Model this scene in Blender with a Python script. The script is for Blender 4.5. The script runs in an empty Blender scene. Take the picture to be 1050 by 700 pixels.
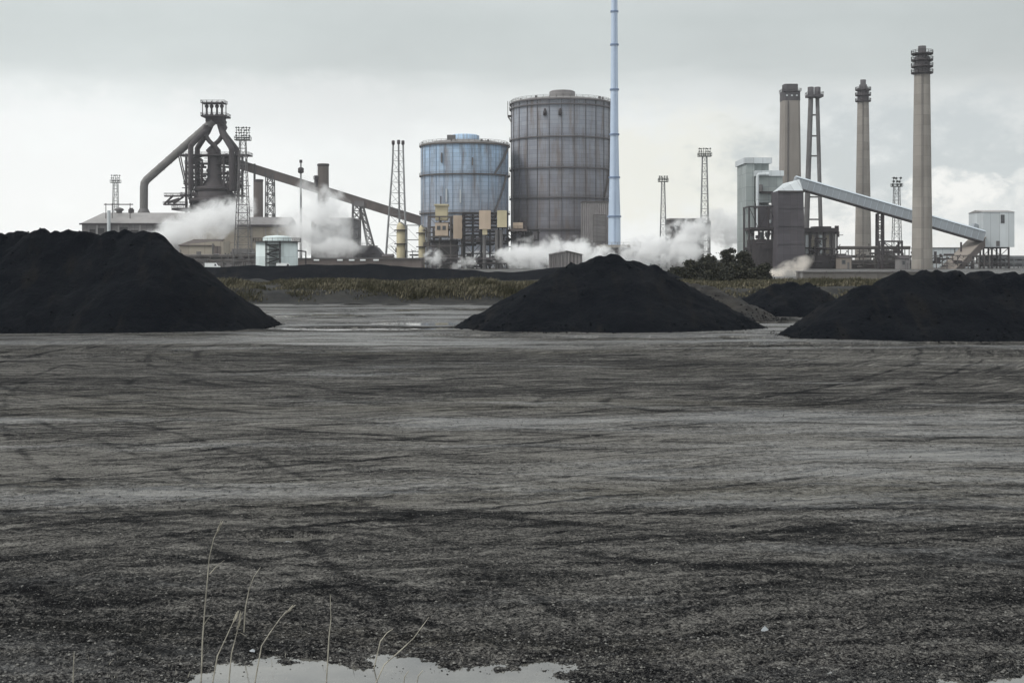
import bpy, math, random
import numpy as np
from mathutils import Vector, Matrix

R = random.Random(11)
SC = bpy.context.scene
COL = SC.collection
CAM_H, F, CX, HOR = 4.0, 1300.0, 525.0, 266.0

# ------------------------------------------------------------------ helpers
def W(px, py, Y):
    """world point at depth Y measured off the photograph"""
    return Vector(((px - CX) * Y / F, Y, CAM_H + (HOR - py) * Y / F))

def V(*a):
    return Vector(a)

def tag(o, label=None, cat=None, group=None, kind=None):
    if label: o['label'] = label
    if cat: o['category'] = cat
    if group: o['group'] = group
    if kind: o['kind'] = kind
    return o

def empty(name, loc, label, cat, group=None):
    o = bpy.data.objects.new(name, None)
    COL.objects.link(o)
    o.location = loc
    o.empty_display_size = 0.5
    return tag(o, label, cat, group)

def org(o):
    p = Vector((0, 0, 0))
    while o is not None:
        p += o.location
        o = o.parent
    return p

class MB:
    def __init__(self):
        self.v, self.f, self.s = [], [], []
    def add(self, vs, fs, smooth=False):
        b = len(self.v)
        self.v.extend([tuple(x) for x in vs])
        self.f.extend([tuple(b + i for i in f) for f in fs])
        self.s.extend([smooth] * len(fs))
        return self
    def box(self, c, s, rz=0.0):
        hx, hy, hz = s[0] / 2, s[1] / 2, s[2] / 2
        ca, sa = math.cos(rz), math.sin(rz)
        vs = []
        for x, y, z in ((-hx,-hy,-hz),(hx,-hy,-hz),(hx,hy,-hz),(-hx,hy,-hz),(-hx,-hy,hz),(hx,-hy,hz),(hx,hy,hz),(-hx,hy,hz)):
            vs.append((c[0] + x*ca - y*sa, c[1] + x*sa + y*ca, c[2] + z))
        return self.add(vs, [(0,3,2,1),(4,5,6,7),(0,1,5,4),(1,2,6,5),(2,3,7,6),(3,0,4,7)])
    def bx(self, x0, x1, y0, y1, z0, z1):
        return self.box(((x0+x1)/2, (y0+y1)/2, (z0+z1)/2), (x1-x0, y1-y0, z1-z0))
    def beam(self, p0, p1, w, h=None):
        h = h or w
        p0, p1 = Vector(p0), Vector(p1)
        d = (p1 - p0)
        if d.length < 1e-6: return self
        d.normalize()
        up = Vector((0,0,1)) if abs(d.z) < 0.95 else Vector((0,1,0))
        a = d.cross(up).normalized()
        b = a.cross(d).normalized()
        vs = []
        for p in (p0, p1):
            for i, j in ((-1,-1),(1,-1),(1,1),(-1,1)):
                vs.append(p + a*(i*w/2) + b*(j*h/2))
        return self.add(vs, [(0,1,2,3),(7,6,5,4),(0,4,5,1),(1,5,6,2),(2,6,7,3),(3,7,4,0)])
    def tube(self, pts, r, n=12, cap=True):
        pts = [Vector(p) for p in pts]
        rs = r if isinstance(r, (list, tuple)) else [r]*len(pts)
        vs, fs = [], []
        ref = None
        for k, p in enumerate(pts):
            if k == 0: d = pts[1]-pts[0]
            elif k == len(pts)-1: d = pts[-1]-pts[-2]
            else: d = (pts[k]-pts[k-1]).normalized() + (pts[k+1]-pts[k]).normalized()
            d.normalize()
            if ref is None:
                ref = Vector((0,1,0)) if abs(d.y) < .9 else Vector((1,0,0))
            a = (ref - d*ref.dot(d)).normalized()
            ref = a
            b = d.cross(a)
            for i in range(n):
                t = 2*math.pi*i/n
                vs.append(p + a*(math.cos(t)*rs[k]) + b*(math.sin(t)*rs[k]))
        for k in range(len(pts)-1):
            for i in range(n):
                j = (i+1) % n
                fs.append((k*n+i, k*n+j, (k+1)*n+j, (k+1)*n+i))
        self.add(vs, fs, n > 6)
        if cap:
            m = len(pts)-1
            self.add([vs[i] for i in range(n)], [tuple(range(n))[::-1]])
            self.add([vs[m*n+i] for i in range(n)], [tuple(range(n))])
        return self
    def lathe(self, c, prof, n=32, smooth=True):
        """prof: (r, z) list around the vertical axis through c"""
        vs, fs = [], []
        for r, z in prof:
            for i in range(n):
                t = 2*math.pi*i/n
                vs.append((c[0]+r*math.cos(t), c[1]+r*math.sin(t), z))
        for k in range(len(prof)-1):
            for i in range(n):
                j = (i+1) % n
                fs.append((k*n+i, k*n+j, (k+1)*n+j, (k+1)*n+i))
        return self.add(vs, fs, smooth)
    def ring(self, c, r0, r1, z0, z1, n=32):
        return self.lathe(c, [(r0,z0),(r1,z0),(r1,z1),(r0,z1),(r0,z0)], n, False)
    def extrude(self, poly, y0, y1):
        """poly: (x, z) outline, extruded from y0 to y1"""
        n = len(poly)
        vs = [(x, y0, z) for x, z in poly] + [(x, y1, z) for x, z in poly]
        fs = [tuple(range(n)), tuple(range(n, 2*n))[::-1]]
        for i in range(n):
            j = (i+1) % n
            fs.append((j, i, n+i, n+j))
        return self.add(vs, fs)
    def build(self, name, m, parent=None, loc=None):
        o0 = org(parent) if parent is not None else (Vector(loc) if loc is not None else Vector((0,0,0)))
        me = bpy.data.meshes.new(name)
        me.from_pydata([(v[0]-o0.x, v[1]-o0.y, v[2]-o0.z) for v in self.v], [], self.f)
        if any(self.s):
            me.polygons.foreach_set('use_smooth', self.s)
        me.update()
        if m: me.materials.append(m)
        o = bpy.data.objects.new(name, me)
        COL.objects.link(o)
        if parent is not None: o.parent = parent
        elif loc is not None: o.location = loc
        return o

def copy_tree(o, parent=None):
    c = o.copy(); COL.objects.link(c); c.parent = parent
    for ch in list(o.children): copy_tree(ch, c)
    return c

# ---- numpy value noise
def _h(ix, iy, s):
    n = (ix.astype(np.int64)*374761393 + iy.astype(np.int64)*668265263 + s*974711) & 0x7fffffff
    n = ((n ^ (n >> 13)) * 1274126177) & 0x7fffffff
    n = n ^ (n >> 16)
    return (n & 0xffff) / 65535.0
def vnoise(x, y, s=0):
    x0, y0 = np.floor(x), np.floor(y)
    fx, fy = x-x0, y-y0
    fx, fy = fx*fx*(3-2*fx), fy*fy*(3-2*fy)
    a, b = _h(x0, y0, s), _h(x0+1, y0, s)
    c, d = _h(x0, y0+1, s), _h(x0+1, y0+1, s)
    return (a*(1-fx)+b*fx)*(1-fy) + (c*(1-fx)+d*fx)*fy - .5
def fbm(x, y, o=4, s=0):
    t, a = 0, 1.0
    for k in range(o):
        t = t + a*vnoise(x*2**k, y*2**k, s+k*7); a *= .5
    return t

# ------------------------------------------------------------------ materials
class N:
    """small node-tree writer"""
    def __init__(self, nt):
        self.nt = nt
    def new(self, t, **kw):
        n = self.nt.nodes.new(t)
        for k, v in kw.items():
            if k.startswith('i_'):
                pass
            else: setattr(n, k, v)
        return n
    def link(self, a, b): self.nt.links.new(a, b)
    def _set(self, sock, v):
        if isinstance(v, bpy.types.NodeSocket): self.link(v, sock)
        elif v is not None: sock.default_value = v
    def m(self, op, a, b=None, c=None, clamp=False):
        n = self.nt.nodes.new('ShaderNodeMath'); n.operation = op; n.use_clamp = clamp
        self._set(n.inputs[0], a)
        if b is not None: self._set(n.inputs[1], b)
        if c is not None: self._set(n.inputs[2], c)
        return n.outputs[0]
    def noise(self, vec, scale=1.0, detail=4.0, rough=.55, dist=0.0):
        n = self.nt.nodes.new('ShaderNodeTexNoise')
        if vec is not None: self.link(vec, n.inputs['Vector'])
        n.inputs['Scale'].default_value = scale
        n.inputs['Detail'].default_value = detail
        n.inputs['Roughness'].default_value = rough
        n.inputs['Distortion'].default_value = dist
        return n.outputs[0]
    def mapping(self, vec, scale=(1,1,1), rot=(0,0,0), loc=(0,0,0)):
        n = self.nt.nodes.new('ShaderNodeMapping')
        self.link(vec, n.inputs['Vector'])
        n.inputs['Scale'].default_value = scale
        n.inputs['Rotation'].default_value = rot
        n.inputs['Location'].default_value = loc
        return n.outputs[0]
    def rng(self, v, a, b, c=0.0, d=1.0, smooth=False):
        n = self.nt.nodes.new('ShaderNodeMapRange')
        if smooth: n.interpolation_type = 'SMOOTHSTEP'
        self._set(n.inputs[0], v)
        for i, x in enumerate((a, b, c, d)): n.inputs[i+1].default_value = x
        return n.outputs[0]
    def mix(self, f, a, b):
        n = self.nt.nodes.new('ShaderNodeMix'); n.data_type = 'RGBA'
        self._set(n.inputs[0], f)
        for s, v in ((n.inputs[6], a), (n.inputs[7], b)):
            self._set(s, v if isinstance(v, bpy.types.NodeSocket) else (v[0], v[1], v[2], 1))
        return n.outputs[2]
    def bump(self, h, strength=.3, dist=.05, nrm=None):
        n = self.nt.nodes.new('ShaderNodeBump')
        n.inputs['Strength'].default_value = strength
        n.inputs['Distance'].default_value = dist
        self.link(h, n.inputs['Height'])
        if nrm is not None: self.link(nrm, n.inputs['Normal'])
        return n.outputs[0]

def newmat(name):
    m = bpy.data.materials.new(name); m.use_nodes = True
    nt = m.node_tree
    n = N(nt)
    p = nt.nodes['Principled BSDF']
    p.inputs['Specular IOR Level'].default_value = .3
    tc = n.new('ShaderNodeTexCoord')
    return m, n, p, tc.outputs['Object']

def mat(name, col, rough=.75, var=.3, scale=.25, streak=.0, dirt=(.05,.045,.04), spec=.3, panel=None, cyl=False, corr=0.0, metal=0.0):
    m, n, p, co = newmat(name)
    big = n.noise(co, scale, 5, .6)
    f = n.rng(big, .35, .7, 0, 1)
    c = n.mix(f, [x*(1+var*.6) for x in col], [x*(1-var) for x in col])
    if streak:
        st = n.noise(n.mapping(co, (scale*4, scale*4, scale*.25)), 1.0, 5, .65)
        c = n.mix(n.m('MULTIPLY', n.rng(st, .5, .75, 0, 1), streak), c, dirt)
    if panel:
        if cyl:
            s = n.new('ShaderNodeSeparateXYZ'); n.link(co, s.inputs[0])
            ang = n.m('MULTIPLY', n.m('ARCTAN2', s.outputs[1], s.outputs[0]), cyl)
            cb = n.new('ShaderNodeCombineXYZ'); n.link(ang, cb.inputs[0]); n.link(s.outputs[2], cb.inputs[1])
            vec = cb.outputs[0]
        else:
            s = n.new('ShaderNodeSeparateXYZ'); n.link(co, s.inputs[0])
            cb = n.new('ShaderNodeCombineXYZ'); n.link(n.m('ADD', s.outputs[0], s.outputs[1]), cb.inputs[0]); n.link(s.outputs[2], cb.inputs[1])
            vec = cb.outputs[0]
        b = n.new('ShaderNodeTexBrick')
        n.link(vec, b.inputs['Vector'])
        b.inputs['Scale'].default_value = 1
        b.inputs['Brick Width'].default_value = panel[0]
        b.inputs['Row Height'].default_value = panel[1]
        b.inputs['Mortar Size'].default_value = panel[2]
        b.inputs['Mortar Smooth'].default_value = .3
        b.inputs['Color1'].default_value = (1, 1, 1, 1)
        b.inputs['Color2'].default_value = (.72, .72, .72, 1)
        b.inputs['Mortar'].default_value = (.35, .35, .37, 1)
        b.offset = 0.0 if len(panel) < 4 else panel[3]
        mu = n.new('ShaderNodeMix'); mu.data_type = 'RGBA'; mu.blend_type = 'MULTIPLY'
        mu.inputs[0].default_value = .75
        n.link(c, mu.inputs[6]); n.link(b.outputs['Color'], mu.inputs[7])
        c = mu.outputs[2]
    n.link(c, p.inputs['Base Color'])
    p.inputs['Roughness'].default_value = rough
    p.inputs['Specular IOR Level'].default_value = spec
    p.inputs['Metallic'].default_value = metal
    if corr:
        s2 = n.new('ShaderNodeSeparateXYZ'); n.link(co, s2.inputs[0])
        w = n.m('SINE', n.m('MULTIPLY', n.m('ADD', s2.outputs[0], s2.outputs[1]), 6.283/corr))
        n.link(n.bump(w, .8, corr*.25), p.inputs['Normal'])
    return m

M = {}
M['steel'] = mat('weathered_dark_steel', (.048,.041,.044), .7, .35, .2, .3, (.075,.05,.035))
M['steel_black'] = mat('black_steel', (.022,.021,.022), .65, .3, .3)
M['steel_grey'] = mat('grey_steel', (.13,.125,.125), .6, .3, .15, .35, (.06,.05,.045))
M['galv'] = mat('galvanised_steel', (.22,.225,.23), .55, .25, .3, .2, (.1,.08,.06))
M['down'] = mat('downcomer_steel', (.15,.145,.14), .6, .3, .12, .4, (.06,.05,.05))
M['lamp'] = mat('floodlight_metal', (.07,.075,.07), .5, .3, 1.0)
M['conc'] = mat('weathered_concrete', (.31,.287,.26), .9, .2, .06, .6, (.19,.17,.152), .2, (9, 4.2, .04), cyl=5.0)
M['conc_sq'] = mat('brown_grey_concrete', (.265,.243,.222), .9, .16, .05, .5, (.165,.148,.133), .2)
M['conc_dark'] = mat('sooted_concrete', (.085,.08,.085), .85, .3, .2, .5, (.04,.035,.04))
M['brown_stack'] = mat('sooted_brick_stack', (.085,.072,.066), .85, .2, .12, .4, (.05,.04,.04))
M['clad_grey'] = mat('grey_cladding', (.20,.19,.19), .7, .2, .06, .45, (.1,.09,.085), .3, (6, 5, .12))
M['clad_roof'] = mat('grey_roof_sheet', (.27,.26,.255), .65, .2, .05, .3, (.13,.12,.12))
M['clad_beige'] = mat('beige_cladding', (.36,.32,.265), .75, .15, .05, .35, (.17,.14,.11), .3, (7, 6, .1))
M['clad_cream'] = mat('cream_cladding', (.52,.46,.31), .7, .15, .1, .3, (.26,.2,.13))
M['clad_tan'] = mat('tan_cladding', (.50,.40,.31), .7, .15, .1, .3, (.24,.18,.14))
M['clad_teal'] = mat('pale_green_grey_cladding', (.36,.40,.395), .6, .12, .06, .35, (.2,.2,.19), .3, (3.5, 6, .08))
M['clad_light'] = mat('pale_grey_cladding', (.60,.64,.66), .55, .08, .08, .2, (.38,.38,.37), .4, (4, 30, .1))
M['conv_roof'] = mat('pale_blue_grey_sheet', (.46,.52,.57), .5, .12, .05, .25, (.28,.28,.28), .4)
M['conv_side'] = mat('conveyor_side_sheet', (.30,.33,.36), .6, .12, .06, .3, (.18,.17,.16), .4)
M['brown_clad'] = mat('rust_brown_cladding', (.15,.125,.115), .8, .25, .1, .4, (.08,.06,.05))
M['silo'] = mat('dark_violet_grey_silo', (.075,.068,.078), .7, .15, .1, .45, (.12,.10,.10), .3, (3, 3, .05))
M['white_tank'] = mat('white_blue_tank', (.62,.70,.70), .5, .08, .3, .3, (.4,.42,.4), .4, (3, 5, .04))
M['white'] = mat('white_paint', (.78,.80,.80), .45, .08, .5)
M['blue_stack'] = mat('pale_blue_stack_paint', (.47,.565,.70), .5, .08, .08, .2, (.33,.38,.47), .4)
M['blue_dark'] = mat('blue_flange', (.18,.24,.36), .55, .15, .2)
M['stiff_blue'] = mat('blue_grey_stiffener', (.25,.32,.41), .6, .25, .2, .4, (.1,.09,.09))
M['stiff_grey'] = mat('grey_stiffener', (.12,.112,.118), .6, .25, .2, .4, (.08,.07,.07))
M['brown_light'] = mat('faded_brown_sheet', (.24,.21,.185), .75, .15, .08, .4, (.15,.125,.11))
M['wall_grey'] = mat('grey_brown_concrete_wall', (.155,.145,.135), .9, .2, .1, .4, (.09,.085,.08))
M['shed'] = mat('grey_corrugated_sheet', (.24,.225,.225), .65, .15, .2, .5, (.13,.11,.11), .3, None, False, .9)
M['rail'] = mat('rusty_rail_steel', (.10,.09,.085), .7, .3, .5)
M['dark_open'] = mat('dark_doorway', (.03,.028,.028), .8, .2, .5)
M['glass'] = mat('dark_window_glass', (.05,.055,.06), .15, .2, .5, 0, (0,0,0), .5)
M['tyre'] = mat('tyre_rubber', (.02,.02,.02), .9, .2, 2)

def gasholder_mat(name, top, low, dirt, z_lo, z_hi, rad, streak, panel):
    m, n, p, co = newmat(name)
    s = n.new('ShaderNodeSeparateXYZ'); n.link(co, s.inputs[0])
    ang = n.m('MULTIPLY', n.m('ARCTAN2', s.outputs[1], s.outputs[0]), rad)
    cb = n.new('ShaderNodeCombineXYZ'); n.link(ang, cb.inputs[0]); n.link(s.outputs[2], cb.inputs[1])
    big = n.noise(cb.outputs[0], .06, 5, .6)
    hgt = n.m('ADD', n.rng(s.outputs[2], z_lo, z_hi, 0, 1), n.m('MULTIPLY', n.m('SUBTRACT', big, .5), 1.1))
    c = n.mix(n.m('MINIMUM', n.m('MAXIMUM', hgt, 0.0), 1.0), low, top)
    st = n.noise(n.mapping(cb.outputs[0], (.24, .03, 1)), 1, 7, .7)
    c = n.mix(n.m('MULTIPLY', n.rng(st, .47, .68, 0, 1), streak), c, dirt)
    b = n.new('ShaderNodeTexBrick'); n.link(cb.outputs[0], b.inputs['Vector'])
    b.inputs['Scale'].default_value = 1
    b.inputs['Brick Width'].default_value = panel[0]; b.inputs['Row Height'].default_value = panel[1]
    b.inputs['Mortar Size'].default_value = panel[2]; b.inputs['Mortar Smooth'].default_value = .2
    b.inputs['Color1'].default_value = (1,1,1,1); b.inputs['Color2'].default_value = (.8,.8,.82,1)
    b.inputs['Mortar'].default_value = (.45,.45,.48,1); b.offset = 0
    mu = n.new('ShaderNodeMix'); mu.data_type = 'RGBA'; mu.blend_type = 'MULTIPLY'
    mu.inputs[0].default_value = .8
    n.link(c, mu.inputs[6]); n.link(b.outputs['Color'], mu.inputs[7])
    n.link(mu.outputs[2], p.inputs['Base Color'])
    p.inputs['Roughness'].default_value = .55
    return m

# ------------------------------------------------------------------ camera
cam = bpy.data.cameras.new('camera')
cam.sensor_width = 36.0
cam.lens = 36.0 * F / 1050.0
cam.shift_y = -(350 - HOR) / 1050.0
cam.clip_end = 20000
cam.clip_start = .2
co_ = bpy.data.objects.new('camera', cam)
COL.objects.link(co_)
co_.location = (0, 0, CAM_H)
co_.rotation_euler = (math.radians(90), 0, 0)
SC.camera = co_

# ------------------------------------------------------------------ sky and sun
SUN_EL, SUN_AZ = math.radians(46), math.radians(-115)      # azimuth from +Y towards +X
w = bpy.data.worlds.new('World'); SC.world = w; w.use_nodes = True
nt = w.node_tree; nt.nodes.clear(); n = N(nt)
out = n.new('ShaderNodeOutputWorld'); bg = n.new('ShaderNodeBackground')
n.link(bg.outputs[0], out.inputs[0])
STR = .1
bg.inputs['Strength'].default_value = STR
sky = n.new('ShaderNodeTexSky'); sky.sky_type = 'NISHITA'; sky.sun_disc = False
sky.sun_elevation = SUN_EL; sky.sun_rotation = SUN_AZ
tc = n.new('ShaderNodeTexCoord')
sp = n.new('ShaderNodeSeparateXYZ'); n.link(tc.outputs['Generated'], sp.inputs[0])
dx, dy, dz = sp.outputs
hl = n.m('SQRT', n.m('ADD', n.m('MULTIPLY', dx, dx), n.m('MULTIPLY', dy, dy)))
v = n.m('DIVIDE', dz, n.m('MAXIMUM', hl, .02))
v = n.m('MAXIMUM', v, 0.0)
az = n.m('ARCTAN2', dx, dy)
cbn = n.new('ShaderNodeCombineXYZ'); n.link(az, cbn.inputs[0]); n.link(v, cbn.inputs[1])
P = cbn.outputs[0]
wob = n.noise(n.mapping(P, (5, 22, 1)), 1, 6, .55)
wv = n.m('ADD', v, n.m('MULTIPLY', n.m('SUBTRACT', wob, .5), .045))
ramp = n.new('ShaderNodeValToRGB')
n.link(n.m('MULTIPLY', wv, 2.0), ramp.inputs[0])
els = ramp.color_ramp.elements
stops = [(0.0, (.97,.985,.97)), (.09, (.96,.98,.965)), (.20, (.90,.925,.915)), (.255, (.78,.81,.80)), (.30, (.635,.675,.665)),
         (.37, (.60,.645,.635)), (.45, (.66,.70,.695)), (.62, (.85,.89,.89)), (1.0, (1.2,1.24,1.24))]
while len(els) < len(stops): els.new(.5)
for e, (pp, c) in zip(els, stops):
    e.position = pp; e.color = (*c, 1)
cl = ramp.outputs[0]
# brighter to the left, greyer to the right of the view
azf = n.rng(az, -.42, .42, 1.12, .90)
azr = n.m('ADD', azf, n.m('MULTIPLY', n.m('SUBTRACT', n.noise(n.mapping(P, (6, 12, 1), (0,0,0), (3.1,1.7,0)), 1, 5, .55), .5), .30))
sc_ = n.new('ShaderNodeVectorMath'); sc_.operation = 'SCALE'
n.link(cl, sc_.inputs[0]); n.link(azr, sc_.inputs['Scale'])
cl = sc_.outputs[0]
# warm glow in the thin cloud right of centre, and a pale patch over the furnace
def blob(a0, v0, ra, rv):
    a_ = n.m('DIVIDE', n.m('SUBTRACT', az, a0), ra)
    b_ = n.m('DIVIDE', n.m('SUBTRACT', v, v0), rv)
    d_ = n.m('ADD', n.m('MULTIPLY', a_, a_), n.m('MULTIPLY', b_, b_))
    d_ = n.m('ADD', d_, n.m('MULTIPLY', n.m('SUBTRACT', n.noise(n.mapping(P, (30, 42, 1)), 1, 7, .62), .5), 2.6))
    return n.rng(d_, 0.0, 1.1, 1.0, 0.0, True)
cl = n.mix(n.m('MULTIPLY', blob(.13, .07, .15, .055), .75), cl, (.90,.895,.81))
cl = n.mix(n.m('MULTIPLY', blob(-.16, .115, .12, .035), .55), cl, (.86,.875,.87))
cl = n.mix(n.m('MULTIPLY', blob(-.36, .05, .26, .08), .8), cl, (.99,1.0,.99))
# grey-blue gap and cumulus tops low on the right
cl = n.mix(n.m('MULTIPLY', blob(.31, .075, .17, .06), .85), cl, (.585,.63,.64))
cu = n.noise(n.mapping(P, (15, 24, 1), (0,0,0), (0.6,.35,0)), 1, 8, .55)
cm = n.m('ADD', cu, n.rng(v, .0, .085, .16, -.17))
cm = n.m('MULTIPLY', n.rng(cm, .47, .60, 0, 1, True), n.rng(az, .10, .26, 0, 1, True))
cshade = n.mix(n.rng(cu, .5, .68), (.86,.86,.82), (.95,.95,.92))
puff = n.rng(n.noise(n.mapping(P, (34, 46, 1), (0,0,0), (2.2,5.1,0)), 1, 7, .6), .40, .60, .0, 1, True)
cl = n.mix(n.m('MULTIPLY', n.m('MULTIPLY', cm, puff), .85), cl, cshade)
for (a0, v0, ra, rv, k) in ((.335,.047,.045,.026,1.0), (.252,.034,.05,.02,.9), (.40,.05,.03,.03,.6), (.17,.026,.05,.014,.5)):
    cl = n.mix(n.m('MULTIPLY', n.m('MULTIPLY', n.rng(blob(a0,v0,ra,rv), .2, .7, 0, 1, True), n.m('ADD', n.m('MULTIPLY', puff, .75), .25)), k), cl, (.97,.97,.94))
sc2 = n.new('ShaderNodeVectorMath'); sc2.operation = 'SCALE'
n.link(cl, sc2.inputs[0]); sc2.inputs['Scale'].default_value = 1.0/STR
# the cloud deck hides nearly all of the blue
fin = n.mix(.95, sky.outputs[0], sc2.outputs[0])
n.link(fin, bg.inputs['Color'])

sl = bpy.data.lights.new('sun', 'SUN'); sl.energy = 1.5; sl.angle = math.radians(11); sl.color = (1, .965, .91)
so = bpy.data.objects.new('sun', sl); COL.objects.link(so)
sd = Vector((math.sin(SUN_AZ)*math.cos(SUN_EL), math.cos(SUN_AZ)*math.cos(SUN_EL), math.sin(SUN_EL)))
so.rotation_euler = sd.to_track_quat('Z', 'Y').to_euler()
so.location = (-60, -40, 90)

vs_ = SC.view_settings
vs_.view_transform = 'Standard'; vs_.look = 'None'; vs_.exposure = 0; vs_.gamma = 1; vs_.use_curve_mapping = False
SC.render.engine = 'CYCLES'
SC.cycles.use_denoising = True
SC.cycles.max_bounces = 8
SC.cycles.volume_bounces = 6
SC.cycles.diffuse_bounces = 3
SC.cycles.glossy_bounces = 3
SC.cycles.transparent_max_bounces = 8
SC.cycles.sample_clamp_indirect = 6
SC.cycles.volume_step_rate = 1.0
SC.cycles.volume_max_steps = 128

# ------------------------------------------------------------------ ground
def ground_h(x, y):
    calm = np.clip((y-12.2)/3.0, .25, 1)
    h = calm*(.030*fbm(x*.10, y*.16, 3, 3) + .05*fbm(x*.35+.1*y, y*.9, 4, 21)*np.clip(1.3-y/160, .25, 1))
    # wheel ruts running across the yard
    wob = 1.6*fbm(x*.03, y*.03, 2, 55)
    rut = vnoise(x*.045+9, (y+wob)*1.5, 81)
    h = h - .06*np.clip(rut-.16, 0, 1)*np.clip(1.4-y/120, .2, 1)
    h = h + (.026*fbm(x*2.4, y*2.4, 3, 31) + .045*fbm(x*7, y*7, 3, 37) + .02*fbm(x*19, y*19, 2, 39)*(y < 15))*np.clip(1.6-y/22, 0, 1)
    tr = np.zeros_like(x)
    for (cx, cy, r, wd) in TRACKS:
        d = np.sqrt((x-cx)**2 + (y-cy)**2)
        for rr in (r, r-1.9):
            g = np.exp(-((d-rr)/wd)**2)*(x < cx+r*.55)
            tr = np.maximum(tr, g)
    tr = tr*np.clip(.55+1.6*vnoise(x*.35, y*.35, 91), 0, 1)
    h = h - .02*tr
    # slack water basin by the camera: the near corners dip below the puddle level
    h = h - np.clip(0.13*(12.95 - y - 1.1*fbm(x*.9, y*.9, 4, 44)), 0, .2)*PUDM(x)
    # shallow pools before and between the heaps
    for (cx, cy, rx, ry, d) in POOLS:
        q = ((x-cx)/rx)**2 + ((y-cy)/ry)**2 + 2.0*fbm(x*.3, y*.9, 4, 63)
        h = h - 1.5*d*np.clip(1.1-q, 0, .6)
    return h, tr

def PUDM(x):
    a = np.exp(-((x-(-1.1))/2.0)**4)
    b = np.exp(-((x-4.6)/1.9)**4)*.88
    return np.clip(a+b, 0, 1)

TRACKS = [(4.6, 35.5, 3.9, .28), (8.2, 34.6, 3.4, .25), (-9.2, 42.0, 3.4, .28), (-13.2, 41.5, 3.0, .28), (-7.5, 24.5, 4.2, .22),
          (-2.5, 19.0, 5.2, .18), (13, 27, 6.0, .25)]
POOLS = [(6.2, 65.6, 5.5, 1.0, .16), (13.0, 65.4, 5.0, 1.1, .16), (9, 58.5, 4.2, .5, .13), (-9.5, 74, 5.5, 1.6, .16), (-3.5, 67.0, 3.6, .7, .15),
         (-4, 80, 9, 2.0, .16), (-16, 92, 9, 3.0, .16), (-2, 101, 12, 3.0, .16), (16.5, 84, 3.2, 4.0, .16), (18, 60.4, 8, .9, .16), (27, 57.4, 5, .8, .16),
         (-13.0, 50.4, 2.5, .4, .13), (-3.2, 18.3, .65, .22, .12), (-24, 61, 4, .5, .12)]
PZ = -.062     # water level

ys = [-60, -20, 2, 6]
y = 9.0
while y < 16: ys.append(y); y *= 1.0027
while y < 135: ys.append(y); y *= 1.0065
while y < 9000: ys.append(y); y *= 1.12
ys = np.array(ys)
us = np.concatenate([np.array([-30, -8, -2.5, -1.2, -.8]), np.linspace(-.56, .56, 620), np.array([.8, 1.2, 2.5, 8, 30])])
YY, UU = np.meshgrid(ys, us, indexing='ij')
XX = UU*np.maximum(YY, 30)*1.0
XX = np.where(YY > 12, UU*YY, UU*12)
XX = np.where(np.abs(UU) > 7, np.sign(UU)*np.maximum(np.abs(XX), 4000*np.abs(UU)/30), XX)
HH, TR = ground_h(XX, YY)
HH = np.where(np.abs(UU) > .7, 0, HH); HH = np.where((YY > 140) | (YY < 7), 0, HH)
nr, nc = XX.shape
verts = np.stack([XX, YY, HH], -1).reshape(-1, 3)
idx = np.arange(nr*nc).reshape(nr, nc)
quads = np.stack([idx[:-1,:-1], idx[:-1,1:], idx[1:,1:], idx[1:,:-1]], -1).reshape(-1, 4)

def np_mesh(name, verts, quads, m, smooth=True, loc=(0,0,0), attr=None):
    me = bpy.data.meshes.new(name)
    verts = np.asarray(verts, dtype=np.float32) - np.array(loc, dtype=np.float32)
    k = quads.shape[1]
    me.vertices.add(len(verts)); me.vertices.foreach_set('co', verts.ravel())
    me.loops.add(quads.size); me.loops.foreach_set('vertex_index', quads.ravel().astype(np.int32))
    me.polygons.add(len(quads))
    me.polygons.foreach_set('loop_start', np.arange(0, quads.size, k, dtype=np.int32))
    me.polygons.foreach_set('loop_total', np.full(len(quads), k, dtype=np.int32))
    me.polygons.foreach_set('use_smooth', np.full(len(quads), smooth, dtype=bool))
    me.update(calc_edges=True)
    me.validate()
    if attr is not None:
        for an, av in attr.items():
            a = me.attributes.new(an, 'FLOAT', 'POINT'); a.data.foreach_set('value', np.asarray(av, dtype=np.float32).ravel())
    if m: me.materials.append(m)
    o = bpy.data.objects.new(name, me); COL.objects.link(o); o.location = loc
    return o

gm, n, p, co = newmat('coal_dust_ground')
sep = n.new('ShaderNodeSeparateXYZ'); n.link(co, sep.inputs[0])
gx, gy = sep.outputs[0], sep.outputs[1]
def flat(x, y):
    c_ = n.new('ShaderNodeCombineXYZ'); n.link(x, c_.inputs[0]); n.link(y, c_.inputs[1]); return c_.outputs[0]
wy_ = n.m('ADD', gy, n.m('MULTIPLY', n.m('SUBTRACT', n.noise(co, .12, 2), .5), 3.0))
wc = flat(gx, wy_)
broad = n.noise(n.mapping(wc, (.05, .11, 1)), 1, 3, .6)
s1 = n.noise(n.mapping(wc, (.22, .95, 1), (0,0,.10)), 1, 7, .74)
s2 = n.noise(n.mapping(wc, (.45, 1.9, 1), (0,0,-.16)), 1, 6, .76)
mid = n.noise(co, 1.2, 6, .78)
grain = n.noise(co, 7, 4, .85)
grit = n.noise(co, 26, 3, .85)
def c0(v_, k): return n.m('MULTIPLY', n.m('SUBTRACT', v_, .5), k)
t = n.m('ADD', c0(broad, .6), c0(s1, .65))
t = n.m('ADD', t, c0(s2, .60)); t = n.m('ADD', t, c0(mid, .45)); t = n.m('ADD', t, c0(grain, .85)); t = n.m('ADD', t, c0(grit, 1.15))
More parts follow.
